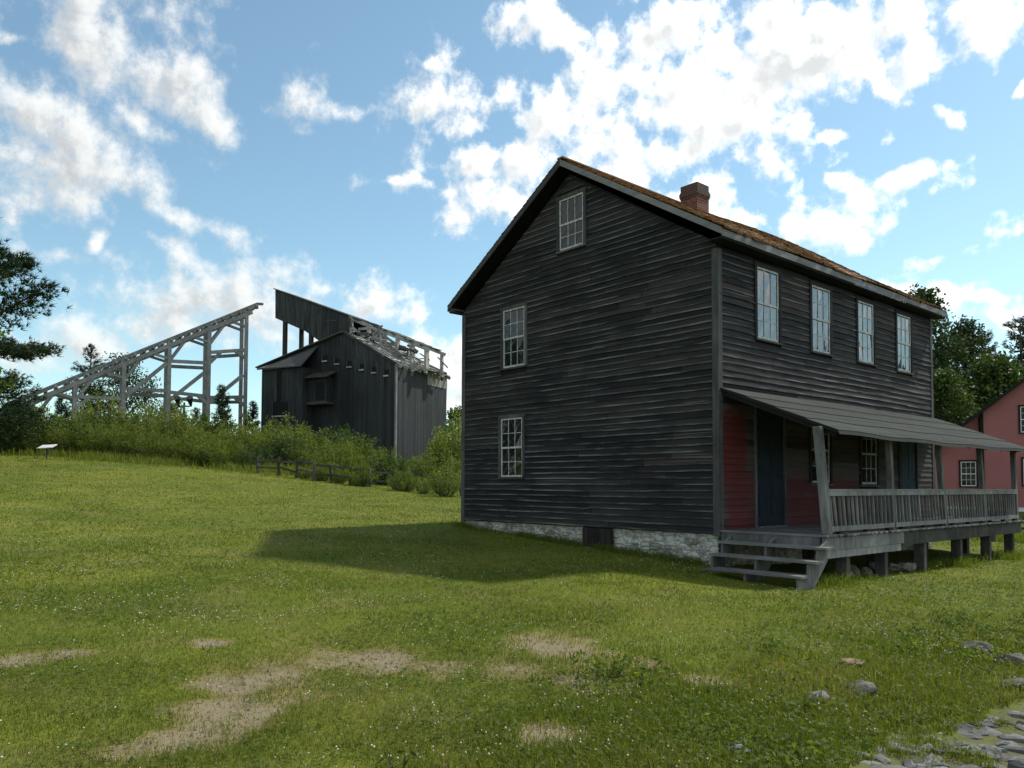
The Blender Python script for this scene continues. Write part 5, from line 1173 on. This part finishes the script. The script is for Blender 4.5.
# clover flowers
fx, fy, fs = [], [], []
for (n, t0, t1, pw, sz, sd_) in ((3200, 4.0, 9.0, .9, .0085, 21), (9500, 6.0, 16.5, .8, .0095, 22), (9500, 10, 34, .75, .0115, 23)):
    x, y, t, r_ = scatter(n, t0, t1, 300+sd_, pw); k = lawn_keep(x, y, r_, 1.0)&(r_.random(n) < fade(t, t0, t1))&(r_.random(n) < sstep(.47, .70, fbm(x*.9, y*.9, 58, 4))*.9+.05); x, y = x[k], y[k]; fx.append(x); fy.append(y); fs.append(sz*r_.uniform(.6, 1.25, len(x)))
x, y, s_ = map(np.concatenate, (fx, fy, fs)); n = len(x); r_ = np.random.default_rng(9); zz = H(x, y)+r_.uniform(.05, .085, n)*(1+.9*lush(x, y))
octv = np.array([(1, 0, 0), (0, 1, 0), (-1, 0, 0), (0, -1, 0), (0, 0, .9), (0, 0, -.9)], float); V = (np.stack([x, y, zz], 1)[:, None]+octv[None]*s_[:, None, None]).reshape(-1, 3)
fc = np.array([(0, 1, 4), (1, 2, 4), (2, 3, 4), (3, 0, 4), (1, 0, 5), (2, 1, 5), (3, 2, 5), (0, 3, 5)]); lo = (np.arange(n)[:, None, None]*6+fc[None]).ravel()
tag(link('clover_flowers', npmesh('clover_flowers', V, np.arange(n*8)*3, lo, M['flower'], {'tint': np.repeat(r_.random(n), 6)}, None, True)), kind='stuff')
# loose pebbles on the bare soil
x, y, t, r_ = scatter(60000, 4.2, 12, 351, .8); k = r_.random(len(x)) < .6*dirt(x, y); x, y = x[k], y[k]; n = len(x)
s_ = r_.lognormal(-4.9, .55, n); zz = H(x, y)-.012; sc3 = r_.uniform(.6, 1.2, (n, 1, 3))*s_[:, None, None]; V = (np.stack([x, y, zz], 1)[:, None]+octv[None]*sc3).reshape(-1, 3); lo = (np.arange(n)[:, None, None]*6+fc[None]).ravel()
tag(link('pebbles', npmesh('pebbles', V, np.arange(n*8)*3, lo, M['pebble'])), kind='stuff')
# weeds: on the bank, along the stone base, under the porch and along the far lawn edge
wx, wy, wh, ww, wt_ = [], [], [], [], []
def add_w(x, y, hh, w_, t): wx.append(x); wy.append(y); wh.append(hh); ww.append(w_); wt_.append(t)
x, y, t, r_ = scatter(60000, 4.2, 11.5, 331, .9); k = lawn_keep(x, y, r_)&(r_.random(len(x)) < lush(x, y)*sstep(.40, .62, fbm(x*1.3, y*1.3, 71, 3))*(cobble(x, y) < -.12)); x, y = x[k], y[k]; n = len(x)
add_w(x, y, r_.uniform(.07, .19, n), np.full(n, .008), r_.normal(.40, .18, n))
n = 5200; u = r_.random(n); x = -W-.2+u*(W+.3); y = -.05-np.abs(r_.normal(0, .10, n)); k = r_.random(n) < sstep(.35, .6, fbm(x*1.5, y*1.5, 73, 3)); add_w(x[k], y[k], r_.uniform(.06, .22, n)[k], np.full(k.sum(), .010), r_.normal(.25, .18, n)[k])
n = 6000; y = r_.uniform(-.6, L+.4, n); x = PX-.05+r_.normal(0, .22, n); k = r_.random(n) < sstep(.42, .62, fbm(x*1.2, y*1.2, 74, 3)+.12*(y > 5.5)-.10*((y > .9) & (y < 4.6))); add_w(x[k], y[k], (r_.uniform(.06, .32, n)*np.where((y > .9) & (y < 4.6), .45, 1))[k], np.full(k.sum(), .012), r_.normal(.35, .2, n)[k])
n = 26000; u = r_.uniform(-.76, -.03, n); t = 46+r_.normal(.8, 1.4, n)-np.clip(u+.1, 0, 1)*30; s = u*t; x = CAM[0]+s*RH[0]+t*FH[0]; y = CAM[1]+s*RH[1]+t*FH[1]; k = r_.random(n) < sstep(.36, .60, fbm(x*.35, y*.35, 76, 4)); x, y = x[k], y[k]; n = len(x); add_w(x, y, r_.uniform(.12, .50, n)*(.6+r_.random(n)), np.full(n, .04), r_.normal(.50, .24, n))
n = 5000; s = r_.uniform(10, 24, n); t = r_.uniform(25, 29, n); x = CAM[0]+s*RH[0]+t*FH[0]; y = CAM[1]+s*RH[1]+t*FH[1]; add_w(x, y, r_.uniform(.1, .5, n), np.full(n, .03), r_.normal(.35, .2, n))
x, y = np.concatenate(wx), np.concatenate(wy); k = ~FLOOR_HOUSE(x, y); r_ = np.random.default_rng(12)
tag(link('weeds', blades('weeds', x[k], y[k], np.concatenate(wh)[k], np.concatenate(ww)[k], np.concatenate(wt_)[k], M['weed'], r_, .45)), kind='stuff')

# leafy weed clumps on the bank and by the steps
r_ = np.random.default_rng(401); x, y, t, r_ = scatter(9000, 4.3, 11, 402, .9); k = (r_.random(len(x)) < .9*lush(x, y)*sstep(.50, .64, fbm(x*1.0, y*1.0, 77, 3)))&(cobble(x, y) < -.05); x, y = x[k], y[k]
ex = [on_ground(px_, py_)[:2] for px_, py_ in ((806, 690), (815, 695), (798, 694), (822, 688), (830, 578), (838, 583), (845, 580), (716, 568), (724, 570), (940, 575), (955, 566), (975, 560), (1000, 562), (460, 527), (470, 529), (640, 560), (655, 562))]
x = np.r_[x, [e[0] for e in ex]]; y = np.r_[y, [e[1] for e in ex]]; nl = 26; n = len(x); sz_ = r_.uniform(.05, .13, n); sz_[-len(ex):] = .20
cx0 = np.repeat(x, nl)+r_.normal(0, 1, n*nl)*np.repeat(sz_, nl)*.7; cy0 = np.repeat(y, nl)+r_.normal(0, 1, n*nl)*np.repeat(sz_, nl)*.7; cz0 = H(cx0, cy0)+r_.random(n*nl)**.8*np.repeat(sz_, nl)*1.25+.01
k = ~FLOOR_HOUSE(cx0, cy0); tn = np.clip(np.repeat(r_.normal(.5, .2, n), nl)+r_.normal(0, .13, n*nl), 0, 1)
tag(link('weed_clumps', leaf_mesh('weed_clumps', np.stack([cx0, cy0, cz0], 1)[k], .055, .026, tn[k], M['shrubleaf'], r_, .25, .9)), kind='stuff')
# woods across the street and up the slope behind the photographer: they show as reflections in the windows
for i, (x, y, s) in enumerate(((16, 62, .9), (23, 66, .8), (30, 60, .95), (37, 68, .85), (44, 58, .9), (52, 62, .8))):
    c = copy_tree(big_r); put(c, x, y, s, i*1.3, 'dark tree across the street, reflected in the front windows', 'tree', 'trees across the street')
for i, (x, y, s) in enumerate(((-46, -34, .8), (-40, -40, .9), (-52, -28, .85), (-34, -46, .8), (-28, -50, .85), (-58, -38, .95))):
    c = copy_tree(big_r); put(c, x, y, s, i*1.7, 'dark tree on the far side of the lawn, reflected in the end windows', 'tree', 'trees across the lawn')

for i, (x, y, s) in enumerate(((20, 52, 1.0), (25.5, 54, .9), (31, 51, 1.0), (36, 50, .9), (28, 57, 1.1), (22, 58, 1.0), (41, 52, 1.0))):
    c = copy_tree(ml); put(c, x, y, s, i*1.3, 'low maple across the street, reflected in the porch windows', 'maple tree', 'maples across the street')
